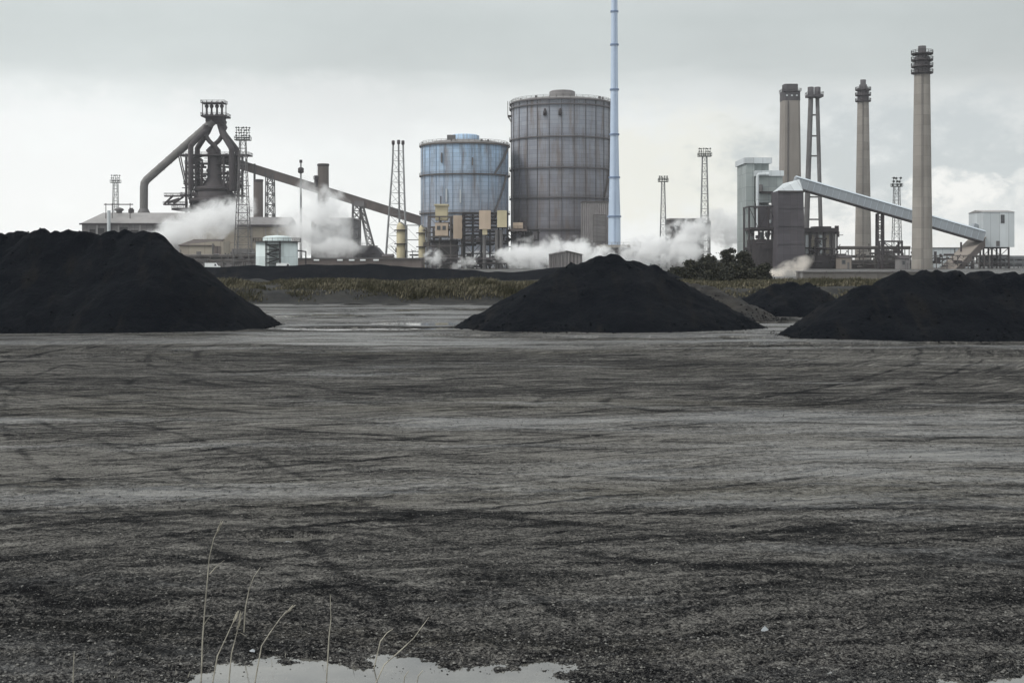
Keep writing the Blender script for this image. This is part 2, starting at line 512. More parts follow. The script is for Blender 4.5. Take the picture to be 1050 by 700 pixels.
# thin raked lines: wheel and blade scrapes a hand wide and a few metres long
def raked(sx, sy, rz, off): return n.noise(n.mapping(wc, (sx, sy, 1), (0,0,rz), (off, off*1.7, 0)), 1, 4, .62)
def swept(cx, cy, r_, sa, sr, off):
    ax = n.m('SUBTRACT', gx, cx); ay = n.m('SUBTRACT', wy_, cy)
    d_ = n.m('SQRT', n.m('ADD', n.m('MULTIPLY', ax, ax), n.m('MULTIPLY', ay, ay)))
    return n.noise(n.mapping(flat(n.m('MULTIPLY', n.m('ARCTAN2', ay, ax), r_), d_), (sa, sr, 1), (0,0,0), (off, off*1.3, 0)), 1, 4, .62)
r1, r2, r3, r4 = raked(.40, 5.2, .05, 1.3), swept(-26, 78, 60, .35, 5.0, 5.1), swept(22, -18, 45, .22, 3.2, 9.4), raked(.7, 9.0, -.02, 13.7)
r5 = swept(-2, 60, 30, .16, 2.2, 21.0)
brk0 = n.m('MULTIPLY', n.rng(mid, .35, .6, .3, 1), n.rng(gy, 12, 23, .35, 1, True))
t = n.m('ADD', t, n.m('MULTIPLY', c0(grit, .8), n.rng(gy, 13, 22, 1, 0, True)))
t = n.m('SUBTRACT', t, n.m('MULTIPLY', n.m('MULTIPLY', n.rng(r1, .54, .66, 0, .34), brk0), 1.0))
t = n.m('SUBTRACT', t, n.m('MULTIPLY', n.rng(r3, .545, .65, 0, .38), brk0))
t = n.m('ADD', t, n.m('MULTIPLY', n.rng(r2, .54, .66, 0, .30), brk0))
t = n.m('ADD', t, c0(r4, .55))
t = n.m('SUBTRACT', t, n.m('MULTIPLY', n.rng(r5, .56, .66, 0, .26), brk0))
t = n.m('ADD', t, .085)
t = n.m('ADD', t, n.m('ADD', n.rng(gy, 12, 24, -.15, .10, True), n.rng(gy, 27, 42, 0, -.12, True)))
# wheel tracks: pairs of worn grooves swinging across the yard
dark = None; hgt = None
wobx = n.m('MULTIPLY', n.m('SUBTRACT', n.noise(co, .5, 3), .5), .5)
TR_ = [(4.6,35.5,3.9,.30,1.0),(4.6,35.5,2.0,.28,.9),(8.6,34.8,3.2,.26,.9),(-9.2,42,3.4,.3,.7),(-9.2,42,1.6,.3,.6),(-13.6,41.5,3.0,.3,.7),
       (-30,70,50,.24,.8),(-30,70,52.1,.24,.8),(10,-30,47,.20,.8),(10,-30,48.9,.20,.8),(-16,-24,46.5,.2,.7),(-16,-24,44.6,.2,.7),
       (30,95,72,.26,.7),(30,95,74,.26,.7),(-2,120,98,.25,.8),(-2,120,100,.25,.8),(40,-60,90,.22,.7),(40,-60,92,.22,.7),
       (40,54,60,.24,.9),(40,54,61.8,.24,.9),(40,54,57.3,.2,.7),(-60,-10,63.5,.2,.7),(-60,-10,65.3,.2,.7),(-9,26,7.5,.2,.6),(-9,26,9.3,.2,.6),(16,60,30,.3,.6),(16,60,32,.3,.6),(-6,100,66,.3,.6),(-6,100,68,.3,.6)]
for k_, (cx, cy, r_, wd, st) in enumerate(TR_):
    ax = n.m('SUBTRACT', gx, cx); ay = n.m('SUBTRACT', gy, cy)
    d_ = n.m('SQRT', n.m('ADD', n.m('MULTIPLY', ax, ax), n.m('MULTIPLY', ay, ay)))
    e_ = n.m('ABSOLUTE', n.m('SUBTRACT', n.m('ADD', d_, wobx), r_))
    g_ = n.m('MULTIPLY', n.rng(e_, 0, wd*.85, 1, 0, True), st)
    if r_ < 10: g_ = n.m('MULTIPLY', g_, n.rng(ax, -r_*.2, r_*1.0, 1, 0))
    dark = g_ if dark is None else n.m('MAXIMUM', dark, g_)
brk = n.rng(n.noise(co, .33, 6, .7), .40, .56, 0, 1)
dark = n.m('MULTIPLY', dark, brk)
lugs = n.m('MULTIPLY', dark, n.rng(grain, .42, .56, .35, 1))
t = n.m('SUBTRACT', t, n.m('MULTIPLY', lugs, .40))
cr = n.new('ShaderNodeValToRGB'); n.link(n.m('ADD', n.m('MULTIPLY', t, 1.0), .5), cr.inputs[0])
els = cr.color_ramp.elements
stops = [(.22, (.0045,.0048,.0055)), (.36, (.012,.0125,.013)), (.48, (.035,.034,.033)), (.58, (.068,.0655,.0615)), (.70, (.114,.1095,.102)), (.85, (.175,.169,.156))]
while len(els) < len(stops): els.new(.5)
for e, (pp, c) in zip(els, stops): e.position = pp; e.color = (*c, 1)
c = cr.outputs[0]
ol = n.noise(n.mapping(wc, (.03, .16, 1), (0,0,0), (4,2,0)), 1, 5, .65)
c = n.mix(n.m('MULTIPLY', n.rng(ol, .55, .68), n.rng(t, -.1, .15, .05, .3)), c, (.088,.078,.045))
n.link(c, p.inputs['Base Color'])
wetn = n.noise(n.mapping(wc, (.06, .30, 1), (0,0,0), (7.7,3.1,0)), 1, 6, .7)
wet = n.m('ADD', wetn, n.m('ADD', n.rng(gy, 52, 64, 0, .13, True), n.m('ADD', n.m('MULTIPLY', n.rng(gx, -5, 9, .02, .13, True), n.m('MULTIPLY', n.rng(gy, 17, 22, 0, 1, True), n.rng(gy, 30, 40, 1, 0, True))), c0(grain, .25))))
wet = n.rng(wet, .53, .70, 0, 1, True)
n.link(n.rng(wet, 0, 1, .95, .34), p.inputs['Roughness'])
n.link(n.rng(wet, 0, 1, .05, .45), p.inputs['Specular IOR Level'])
n.link(n.bump(n.noise(co, 1.1, 7, .8), 1.0, .2), p.inputs['Normal'])
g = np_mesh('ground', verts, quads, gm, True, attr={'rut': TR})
tag(g, 'dark coal dusted yard with wheel tracks', None, None, 'structure')

pm, n, p, co = newmat('puddle_water')
n.link(n.mix(n.rng(n.noise(co, .9, 5, .6), .35, .65), (.045,.045,.042), (.14,.135,.12)), p.inputs['Base Color'])
p.inputs['Roughness'].default_value = .06
p.inputs['Specular IOR Level'].default_value = .8
p.inputs['IOR'].default_value = 1.6
n.link(n.bump(n.noise(co, 2.2, 5, .6), .10, .02), p.inputs['Normal'])
MUD = pm
mb = MB()
mb.add([(-60,8,PZ),(60,8,PZ),(70,118,PZ),(-70,118,PZ)], [(0,1,2,3)])
o = mb.build('puddle_water', pm); tag(o, 'shallow rain puddles lying in the low spots of the yard', None, None, 'structure')

# loose gravel in the foreground
def stone_mesh(pts, seed, m, name):
    r = np.random.RandomState(seed)
    ico = np.array([(1,0,0),(-1,0,0),(0,1,0),(0,-1,0),(0,0,1),(0,0,-1)], float)
    tri = np.array([(0,2,4),(2,1,4),(1,3,4),(3,0,4),(2,0,5),(1,2,5),(3,1,5),(0,3,5)])
    k = len(pts)
    vv = ico[None]*(.7+.6*r.rand(k,6,1))
    a = r.rand(k)*6.28; ca, sa = np.cos(a)[:,None], np.sin(a)[:,None]
    x = vv[...,0]*ca - vv[...,1]*sa; yv = vv[...,0]*sa + vv[...,1]*ca
    vv = np.stack([x, yv, vv[...,2]*.65], -1)*pts[:,3][:,None,None] + pts[:,None,:3]
    ff = (tri[None] + 6*np.arange(k)[:,None,None]).reshape(-1,3)
    return np_mesh(name, vv.reshape(-1,3), ff, m, False)
sm, n, p, co = newmat('gravel_stone')
gi = n.new('ShaderNodeNewGeometry')
cr = n.new('ShaderNodeValToRGB'); n.link(gi.outputs['Random Per Island'], cr.inputs[0])
cr.color_ramp.elements[0].color = (.012,.012,.013,1); cr.color_ramp.elements[1].color = (.20,.195,.18,1)
cr.color_ramp.elements[1].position = 1.0
e = cr.color_ramp.elements.new(.62); e.color = (.035,.035,.035,1)
n.link(cr.outputs[0], p.inputs['Base Color']); p.inputs['Roughness'].default_value = .7
r = np.random.RandomState(5)
k = 46000
yy = 11.4 + 26*r.rand(k)**2.4
xx = (r.rand(k)*2-1)*.47*yy
hz, _ = ground_h(xx, yy)
sz = .005 + .016*r.rand(k)**5
keep = hz > PZ-.05
gpts = np.stack([xx, yy, hz+sz*.2, sz], -1)[keep]
# denser stones along the shore of the near puddle
k2 = 16000
x2 = (r.rand(k2)*2-1)*5.4; y2 = 11.4 + 2.2*r.rand(k2)
h2, _ = ground_h(x2, y2)
kp = (h2 > PZ-.035) & (h2 < PZ+.05)
s2 = .005 + .017*r.rand(k2)**4
gpts = np.concatenate([gpts, np.stack([x2, y2, np.maximum(h2, PZ-.01)+s2*.2, s2], -1)[kp]])
tag(stone_mesh(gpts, 8, sm, 'gravel'), 'loose coal grit and gravel strewn over the yard', None, None, 'stuff')

# ------------------------------------------------------------------ coal heaps
cm_, n, p, co = newmat('coal')
a = n.noise(co, .5, 6, .65)
b = n.noise(co, 6, 5, .7)
c = n.mix(n.rng(a, .4, .7), (.0030,.0046,.0076), (.0072,.0090,.0120))
sl_ = n.noise(n.mapping(co, (1.0, .25, .25)), 1, 5, .6)
c = n.mix(n.m('MULTIPLY', n.rng(sl_, .55, .72), .6), c, (.019,.0175,.016))
n.link(c, p.inputs['Base Color'])
p.inputs['Roughness'].default_value = .95; p.inputs['Specular IOR Level'].default_value = .08
n.link(n.bump(n.m('ADD', b, n.m('MULTIPLY', a, 2.0)), 1.0, .2), p.inputs['Normal'])
M['coal'] = cm_
mb2, n, p, co = newmat('brown_coal_fines')
a = n.noise(co, .7, 6, .65)
n.link(n.mix(n.rng(a, .35, .7), (.010,.010,.011), (.028,.025,.021)), p.inputs['Base Color'])
p.inputs['Roughness'].default_value = .85
n.link(n.bump(n.noise(co, 5, 5, .7), .6, .12), p.inputs['Normal'])
M['fines'] = mb2

LUMPS = []
def heap(name, label, cones, x0, x1, y0, y1, res, seed, m=None, amp=.25, cap=None, group='coal heaps on the stockyard'):
    xs = np.arange(x0, x1+res, res); yv = np.arange(y0, y1+res, res)
    Yg, Xg = np.meshgrid(yv, xs, indexing='ij')
    wx = Xg + .55*fbm(Xg*.35, Yg*.35, 3, seed+3); wy = Yg + .7*fbm(Xg*.35, Yg*.35, 3, seed+9)
    h = np.full_like(Xg, -5.0)
    for (px, py_, hz, k) in cones:
        h = np.maximum(h, hz - k*(np.sqrt((wx-px)**2+(wy-py_)**2+.03)-.17))
    if cap is not None:
        cz = cap + .35*fbm(Xg*.55, Yg*.55, 4, seed+1)
        h = np.minimum(h, cz)
    # slumped rills down the slope and lumpy surface
    # gullies run down the face, so they vary along x and are stretched along the fall line
    gul = np.abs(fbm(Xg*1.1, Yg*.28, 3, seed+21))
    h = h + amp*fbm(Xg*.8, Yg*.8, 4, seed) + .09*fbm(Xg*3.2, Yg*3.2, 3, seed+5) + .30*amp*(gul-.25)*2
    h = np.maximum(h, -.35)
    nr, nc = h.shape
    vv = np.stack([Xg, Yg, h], -1).reshape(-1,3)
    idx = np.arange(nr*nc).reshape(nr,nc)
    qd = np.stack([idx[:-1,:-1], idx[:-1,1:], idx[1:,1:], idx[1:,:-1]], -1).reshape(-1,4)
    hq = h.ravel()[qd].max(1)
    qd = qd[hq > -.3]
    hv = h.ravel(); rs = np.random.RandomState(seed)
    ok = np.where((hv > -.02) & (np.abs(hv) < 9))[0]
    wgt = np.where(hv[ok] < .55, 6.0, .8); pick = rs.choice(ok, 900, p=wgt/wgt.sum())
    LUMPS.append(np.stack([Xg.ravel()[pick], Yg.ravel()[pick], hv[pick]+.01, .03+.10*rs.rand(900)**4], -1))
    ok = np.where((hv > -.34) & (hv < -.02))[0]
    pick = rs.choice(ok, 500)
    LUMPS.append(np.stack([Xg.ravel()[pick], Yg.ravel()[pick], 0*hv[pick]+.01, .02+.07*rs.rand(500)**4], -1))
    used = np.unique(qd); remap = np.full(len(vv), -1); remap[used] = np.arange(len(used))
    o = np_mesh(name, vv[used], remap[qd], m or M['coal'], True, loc=((x0+x1)/2, (y0+y1)/2, 0))
    return tag(o, label, 'coal heap', group)

def cones_line(pts, k, Y):
    return [((px-CX)*Yq/F, Yq, CAM_H+(HOR-py)*Yq/F, k) for (px, py, Yq) in pts]

# left heap: long flat-topped ridge ending in a steep flank
cl_ = cones_line([(px, 236+R.uniform(-3,3), 77+R.uniform(-1,1)) for px in range(-110, 140, 15)], .82, 77)
cl_ += cones_line([(154, 235, 76), (146,235,76.5), (138, 238, 77), (128, 239, 77), (112,243,76), (60,236,77), (24,233,77), (8,235,77)], .80, 77)
cl_ += cones_line([(190,276,75.5), (213,301,75)], .74, 75)
heap('coal_heap', 'long flat topped black coal heap in front of the casthouse', cl_, -40, -12.5, 66, 92, .16, 100, amp=.30, cap=5.75)
# centre heap
cc = cones_line([(632,261,76.5), (618,263,76.5), (650,266,77), (668,272,76.5), (584,270,76), (600,269,76), (572,275,75.5), (690,284,76), (706,293,75.5), (553,290,75.5)], .60, 76)
heap('coal_heap', 'twin humped black coal heap in front of the big round gasholder', cc, -5, 20, 66, 92, .14, 200, amp=.24)
# right heap
cr_ = cones_line([(920,279,68), (945,276,68), (975,277,68), (958,278,68), (1015,279,68.5), (1040,281,68), (1075,278,68), (1110,280,68), (885,290,67.5)], .62, 68)
heap('coal_heap', 'broad black coal heap below the tall ringed chimney', cr_, 10.5, 40, 57, 80, .15, 300, amp=.28, cap=3.6)
# small heaps behind
cs = cones_line([(810,289,93), (795,291,93.5), (825,291,93)], .55, 93)
heap('coal_heap', 'small rounded black heap on the yard edge beyond the gap', cs, 14, 29, 86, 101, .2, 400, amp=.35)
cs2 = cones_line([(722,292,86), (705,290,87), (740,302,86)], .5, 86)
heap('coal_heap', 'brownish low heap half hidden behind the twin humped heap', cs2, 6, 21, 80, 95, .2, 500, m=M['fines'], amp=.4)
cs3 = cones_line([(1030,276,82), (1000,277,83), (1060,275,82), (1090,277,82)], .55, 82)
heap('coal_heap', 'black heap crest showing behind the broad coal heap', cs3, 24, 46, 76, 95, .25, 600, amp=.4)

tag(stone_mesh(np.concatenate(LUMPS), 77, M['coal'], 'coal_lumps'), 'loose coal lumps lying on and around the heaps', None, None, 'stuff')

# ------------------------------------------------------------------ banks beyond the yard
def strip(name, x0, x1, nx, y0, y1, ny, hf, m):
    xs = np.linspace(x0, x1, nx); yv = np.linspace(y0, y1, ny)
    Yg, Xg = np.meshgrid(yv, xs, indexing='ij')
    h = hf(Xg, Yg)
    vv = np.stack([Xg, Yg, h], -1).reshape(-1,3)
    idx = np.arange(nx*ny).reshape(ny,nx)
    qd = np.stack([idx[:-1,:-1], idx[:-1,1:], idx[1:,1:], idx[1:,:-1]], -1).reshape(-1,4)
    return np_mesh(name, vv, qd, m, True), hf
def bank_h(x, y):
    t = np.clip((y-113.5-1.5*fbm(x*.08, y*0, 3, 71))/6.0, 0, 1)
    return (1.42+.55*fbm(x*.07, y*.1, 3, 70))*t*t*(3-2*t) + .25*fbm(x*.5, y*.5, 3, 73)
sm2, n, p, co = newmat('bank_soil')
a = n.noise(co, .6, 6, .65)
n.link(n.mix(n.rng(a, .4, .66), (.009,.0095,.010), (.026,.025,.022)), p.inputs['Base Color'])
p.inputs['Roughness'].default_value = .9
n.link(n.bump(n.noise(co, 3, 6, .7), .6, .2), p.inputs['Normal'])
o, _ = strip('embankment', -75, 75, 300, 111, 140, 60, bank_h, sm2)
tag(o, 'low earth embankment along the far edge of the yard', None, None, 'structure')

# rough grass on the embankment
gm2, n, p, co = newmat('rough_grass')
gi = n.new('ShaderNodeNewGeometry')
cr = n.new('ShaderNodeValToRGB'); n.link(gi.outputs['Random Per Island'], cr.inputs[0])
els = cr.color_ramp.elements
stops = [(0, (.018,.018,.011)), (.3, (.045,.043,.026)), (.6, (.095,.086,.055)), (.85, (.17,.15,.10)), (1, (.25,.22,.155))]
while len(els) < len(stops): els.new(.5)
for e, (pp, c) in zip(els, stops): e.position = pp; e.color = (*c, 1)
patch = n.noise(co, .35, 4, .6)
n.link(n.mix(n.rng(patch, .45, .62), cr.outputs[0], (.038,.036,.018)), p.inputs['Base Color'])
p.inputs['Roughness'].default_value = .8
def grass(name, label, xr, yr, count, hf, hmin, hmax, seed, m, wid=.05, dens=None):
    r = np.random.RandomState(seed)
    x = xr[0] + (xr[1]-xr[0])*r.rand(count); yv = yr[0] + (yr[1]-yr[0])*r.rand(count)
    d = fbm(x*.25, yv*.25, 3, seed)
    kp = (d + .35*r.rand(count)) > -.02
    if dens is not None: kp &= dens(x, yv, r)
    x, yv, d = x[kp], yv[kp], d[kp]
    z = hf(x, yv)
    k = len(x)
    hgt = hmin + (hmax-hmin)*r.rand(k)*np.clip(.55+1.3*d, .2, 1.4)
    a = r.rand(k)*6.28; w_ = wid*(.6+.8*r.rand(k))
    lean = (r.rand(k,2)-.5)*.9*hgt[:,None]; lean[:,0] += .18*hgt
    base = np.stack([x, yv, z-.05], -1)
    sx = np.stack([np.cos(a)*w_, np.sin(a)*w_, 0*a], -1)
    mid = base + np.stack([lean[:,0]*.35, lean[:,1]*.35, hgt*.6], -1)
    tip = base + np.stack([lean[:,0], lean[:,1], hgt], -1)
    vv = np.stack([base-sx, base+sx, mid-sx*.8, mid+sx*.8, tip], 1).reshape(-1,3)
    b = 5*np.arange(k)[:,None]
    t1 = np.concatenate([b+np.array([[0,1,3]]), b+np.array([[0,3,2]]), b+np.array([[2,3,4]])], 0)
    o = np_mesh(name, vv, t1, m, False)
    return tag(o, label, None, None, 'stuff')
def dn(x, yv, r):
    front = np.clip((yv-115.0-1.5*fbm(x*.08, yv*0, 3, 71) - 1.2*fbm(x*.2, yv*.2, 2, 5))/2.0, 0, 1)
    return r.rand(len(x)) < front
grass('bank_grass', 'rough olive and straw coloured grass covering the embankment', (-40, 42), (113.5, 133), 150000, bank_h, .2, .8, 31, gm2, .045, dn)

# dark coal bank behind the grass
def bank2(x, y):
    t = 1-np.clip(np.abs((y-160)/9), 0, 1)
    return (3.15+1.2*fbm(x*.09, y*.02, 5, 90))*t*np.clip((26-x)/8, .0, 1) + .2*fbm(x*.4, y*.4, 3, 92) - .05
o, _ = strip('coal_bank', -110, 30, 260, 150, 170, 30, bank2, M['coal'])
tag(o, 'dark coal bank running behind the grass', None, None, 'structure')

HAZE = 1.0e-4
# ------------------------------------------------------------------ plant helpers
def px_root(name, px, Y, label, cat, group=None, z=0.0):
    return empty(name, ((px-CX)*Y/F, Y, z), label, cat, group)
def S(Y): return Y/F                      # metres per photo pixel at depth Y
def zz(py, Y): return CAM_H + (HOR-py)*Y/F
def xx_(px, Y): return (px-CX)*Y/F

def cyl_between(px, py0, py1, Y, r0, r1, mb=None, n=14, dy=0):
    mb = mb or MB()
    return mb.tube([V(xx_(px,Y), Y+dy, zz(py0,Y)), V(xx_(px,Y), Y+dy, zz(py1,Y))], [r0, r1], n)

def lattice_legs(mb, x, y, z0, z1, w0, w1, t, bays, leg=None):
    """four tapered legs with cross bracing into mb"""
    def c(i, z):
        f = (z-z0)/(z1-z0); w_ = (w0+(w1-w0)*f)/2
        sx, sy = ((-1,-1),(1,-1),(1,1),(-1,1))[i]
        return V(x+sx*w_, y+sy*w_, z)
    leg = leg or t*1.6
    for i in range(4):
        mb.beam(c(i,z0), c(i,z1), leg)
    for k in range(bays):
        za = z0+(z1-z0)*k/bays; zb = z0+(z1-z0)*(k+1)/bays
        for i in range(4):
            j = (i+1) % 4
            mb.beam(c(i,zb), c(j,zb), t)
            if k % 2: mb.beam(c(i,za), c(j,zb), t*.8)
            else: mb.beam(c(j,za), c(i,zb), t*.8)
    return mb

def railing(mb, pts, h=1.1, t=.07, closed=False, post=2.5):
    pts = [Vector(p) for p in pts]
    if closed: pts = pts + [pts[0]]
    for a, b in zip(pts, pts[1:]):
        L = (b-a).length; k = max(1, int(L/post))
        for i in range(k+1):
            q = a + (b-a)*(i/k)
            mb.beam(q, q+V(0,0,h), t)
        mb.beam(a+V(0,0,h), b+V(0,0,h), t); mb.beam(a+V(0,0,h*.55), b+V(0,0,h*.55), t)
    return mb

def platform(parent, x0, x1, y0, y1, z, m, name='platform', th=.45, rail=True):
    o = MB().bx(x0, x1, y0, y1, z-th, z).build(name, m, parent)
    if rail:
        railing(MB(), [(x0,y0,z),(x1,y0,z),(x1,y1,z),(x0,y1,z)], 1.2, .14, True, 3).build('railing', m, o)
    return o

def light_mast(px, ytop, yhead, Y, wt, wb, rows, cols, label, hw, pybase=274, m=None):
    m = m or M['galv']
    s = S(Y); x = xx_(px, Y); z0 = 0; z1 = zz(yhead, Y); zt = zz(ytop, Y)
    t = px_root('floodlight_mast', px, Y, label, 'light mast', 'lattice floodlight masts')
    mb = lattice_legs(MB(), x, Y, z0, z1, wb*s, wt*s, .16, max(6, int((z1)/3.2)), .3)
    mb.build('lattice_tower', m, t)
    ww = hw*s
    pl = platform(t, x-ww/2, x+ww/2, Y-ww/3, Y+ww/3, z1+.3, M['lamp'], 'lamp_platform', .35)
    fr = MB()
    for k in range(cols):
        xa = x-ww/2+ww*(k+.5)/cols
        fr.beam((xa, Y, z1+.3), (xa, Y, zt), .18)
    for k in range(rows):
        zr = z1+1.0+(zt-z1-1.2)*k/max(1, rows-1)
        fr.beam((x-ww/2, Y, zr), (x+ww/2, Y, zr), .16)
    fr.build('lamp_frame', M['lamp'], t)
    base = None
    sz = min(ww/cols*.62, (zt-z1)/rows*.7)
    for k in range(rows):
        zr = z1+1.0+(zt-z1-1.2)*k/max(1, rows-1)
        for c in range(cols):
            xa = x-ww/2+ww*(c+.5)/cols
            if R.random() < .12: continue
            b = MB()
            yy_ = Y-.5 if (c+k) % 3 else Y+.5
            dy = -1 if yy_ < Y else 1
            p0 = V(xa, yy_, zr+.1); d = V(R.uniform(-.2,.2), dy*.85, -.4).normalized()
            b.tube([p0-d*sz*.2, p0+d*sz*.15, p0+d*sz*.6], [sz*.28, sz*.45, sz*.62], 8)
            b.build('floodlight', M['lamp'], t)
    # access ladder
    ld = MB()
    for sx in (-.25, .25): ld.beam((x+sx, Y-wb*s*.5-.1, 0), (x+sx, Y-wt*s*.5-.1, z1), .07)
    ld.build('ladder', m, t)
    return t

def trestle(parent, px0, px1, pys, Y, depth, nx, m, t=.5, brace=True, base_z=0.0, ny=2):
    """columns and beams: pys = levels in photo rows, the first is the top"""
    xs = [xx_(px0 + (px1-px0)*i/(nx-1), Y) for i in range(nx)]
    yv = [Y + depth*j/(ny-1) - depth/2 for j in range(ny)]
    zs = [zz(p_, Y) for p_ in pys]
    for x in xs:
        for y in yv:
            MB().beam((x,y,base_z), (x,y,zs[0]), t).build('column', m, parent)
    for z in zs:
        b = MB()
        for y in yv: b.beam((xs[0]-t/2,y+.02,z), (xs[-1]+t/2,y+.02,z), t*.75, t*.9)
        for x in xs: b.beam((x+.02,yv[0],z-.03), (x+.02,yv[-1],z-.03), t*.7, t*.8)
        b.build('beam', m, parent)
    if brace:
        b = MB()
        zl = zs + [base_z]
        for a, c in zip(zl, zl[1:]):
            for i in range(nx-1):
                if (i + int(a*7)) % 2: b.beam((xs[i],yv[0]-.1,a), (xs[i+1],yv[0]-.1,c), t*.35)
                else: b.beam((xs[i+1],yv[0]-.1,a), (xs[i],yv[0]-.1,c), t*.35)
        b.build('brace', m, parent)

def clutter(parent, name, px0, px1, py0, py1, Y, depth, k, m, seed, smin=.5, smax=3.0):
    """pipes, valves and cabinets among steelwork, one tangled part"""
    r = random.Random(seed); mb = MB(); s = S(Y)
    for i in range(k):
        px = r.uniform(px0, px1); py = r.uniform(py0, py1); y = Y + r.uniform(-depth/2, depth/2)
        p = V(xx_(px,Y), y, zz(py,Y)); kind = r.random()
        if kind < .35:
            q = p + V(r.uniform(-6,6), r.uniform(-1,1), 0); mb.tube([p,q], r.uniform(.15,.5), 8)
        elif kind < .65:
            q = p + V(0, 0, r.uniform(-5,5)); mb.tube([p,q], r.uniform(.15,.5), 8)
        elif kind < .85:
            mb.box(p, (r.uniform(smin,smax), r.uniform(smin,smax), r.uniform(smin,smax)))
        else:
            q = p + V(r.uniform(-4,4), r.uniform(-2,2), r.uniform(-4,4)); mb.beam(p, q, .25)
    return tag(mb.build(name, m, parent), kind='stuff')

def window_part(parent, x0, x1, z0, z1, y, name='window', m=None, fm=None):
    f = MB(); d = .12; w_ = .18
    f.bx(x0-w_, x1+w_, y-d, y-.003, z1, z1+w_); f.bx(x0-w_, x1+w_, y-d, y-.003, z0-w_, z0)
    f.bx(x0-w_, x0, y-d, y-.003, z0, z1); f.bx(x1, x1+w_, y-d, y-.003, z0, z1)
    o = f.build(name, fm or M['rail'], parent)
    MB().bx(x0, x1, y-.06, y-.004, z0, z1).build('pane' if name == 'window' else 'panel', m or M['glass'], o)
    return o

# ------------------------------------------------------------------ blast furnace
Y = 680; s = S(Y)
t = px_root('blast_furnace', 219, Y, 'dark blast furnace tower with slanting pipe to its left', 'blast furnace')
X = lambda px: xx_(px, Y)
Z = lambda py: zz(py, Y)
x0 = X(220)
MB().lathe((x0,Y), [(23*s,0),(23*s,Z(214)),(20*s,Z(199)),(13*s,Z(190)),(7.4*s,Z(183)),(6.8*s,Z(160)),(6*s,Z(154)),(2*s,Z(150)),(.1,Z(149.5))], 28).build('furnace_shell', M['steel'], t)
for (za, rr) in ((206, 23), (194, 18)):
    MB().tube([V(x0+rr*s*math.cos(a_), Y+rr*s*math.sin(a_), Z(za)) for a_ in [i*2*math.pi/24 for i in range(25)]], 1.3, 8, False).build('bustle_pipe', M['steel'], t)
for px in (193.5, 246.5):
    for dy in (-5, 5):
        MB().beam((X(px), Y+dy, 0), (X(px), Y+dy, Z(158.5)), 1.1).build('tower_column', M['steel'], t)
for (a, b, py, dp) in ((185,257,159,5.5), (191,247,167.5,3.5), (191,247,178,3.5), (190,248,188.5,4), (187,250,200,4.5)):
    platform(t, X(a), X(b), Y-dp, Y+dp, Z(py), M['steel'], 'working_platform', .6)
# open diagonal bracing of the tower
lv = [188.5,200,214]
for (q0, q1) in ((193.5,206),(233,246.5)):
    b = MB(); pr = None
    for a in lv:
        b.beam((X(q0),Y-5.2,Z(a)), (X(q1),Y-5.2,Z(a)), .4)
        if pr: b.beam((X(q0),Y-5.2,Z(pr)), (X(q1),Y-5.2,Z(a)), .4)
        pr = a
    b.build('tower_brace', M['steel'], t)
for (a, c, q) in ((185.5,193,193), (187.5,193,186), (256,247,193)):
    MB().beam((X(a),Y-5,Z(160)), (X(c),Y-5,Z(q)), .55).build('platform_strut', M['steel'], t)
def curve(pts, k=6):
    """Catmull-Rom through photo points (px, py, dy)"""
    P_ = [V(X(a), Y+d, Z(b)) for a, b, d in pts]
    P_ = [P_[0]*2-P_[1]] + P_ + [P_[-1]*2-P_[-2]]
    o = []
    for i in range(1, len(P_)-2):
        for j in range(k):
            u = j/k; a, b, c, d = P_[i-1:i+3]
            o.append(.5*((2*b)+(c-a)*u+(2*a-5*b+4*c-d)*u*u+(3*b-a-3*c+d)*u**3))
    return o + [P_[-2]]
for dy in (-7, 7):
    MB().tube([V(X(199),Y+dy,Z(196)), V(X(199),Y+dy,Z(151.5)), V(X(200),Y+dy,Z(149.5)), V(X(212),Y+dy*.4,Z(134.5)), V(X(217),Y,Z(127))], 1.5, 12).build('uptake_pipe', M['steel'], t)
    MB().tube([V(X(240.5),Y+dy,Z(196)), V(X(240.5),Y+dy,Z(154.5)), V(X(239.5),Y+dy,Z(152)), V(X(229),Y+dy*.4,Z(137)), V(X(225),Y,Z(127))], 1.5, 12).build('uptake_pipe', M['steel'], t)
MB().tube(curve([(213,129,-3),(211.5,136,-3),(215,144,-3),(221,150,-3),(226,156,-3)]), 1.2, 10).build('crossover_pipe', M['steel'], t)
MB().tube(curve([(228,129,-1),(229.5,135,-1),(226,143,-1),(220,149,-1),(213,156,-1)]), 1.2, 10).build('crossover_pipe', M['steel'], t)
MB().tube([V(X(212),Y,Z(127)), V(X(222),Y,Z(124)), V(X(231),Y,Z(128))], 1.9, 12).build('gas_header', M['steel'], t)
mbx = MB().tube([V(X(229),Y-2,Z(124)), V(X(232.5),Y-2,Z(131.5)), V(X(228),Y-2,Z(139))], .9, 8)
mbx.build('equalising_pipe', M['steel'], t)
dc = MB().tube([V(X(219),Y-1,Z(124.5)), V(X(151),Y-1,Z(184.5)), V(X(148.7),Y-1,Z(188)), V(X(148.2),Y-1,Z(192)), V(X(148),Y-1,Z(225))], 4.1*s, 18).build('downcomer_pipe', M['down'], t)
MB().lathe((X(148),Y-1), [(4.3*s,Z(214)),(6.3*s,Z(218)),(6.3*s,Z(236)),(4*s,Z(240))], 16).build('collar', M['steel_grey'], dc)
fl = MB()
for k in range(1, 9):
    q = k/9; c_ = V(X(219),Y-1,Z(124.5)).lerp(V(X(151),Y-1,Z(184.5)), q); d = (V(X(151),0,Z(184.5))-V(X(219),0,Z(124.5))).normalized()
    fl.tube([c_-d*.25, c_+d*.25], 4.4*s, 18)
fl.build('flange', M['down'], dc)
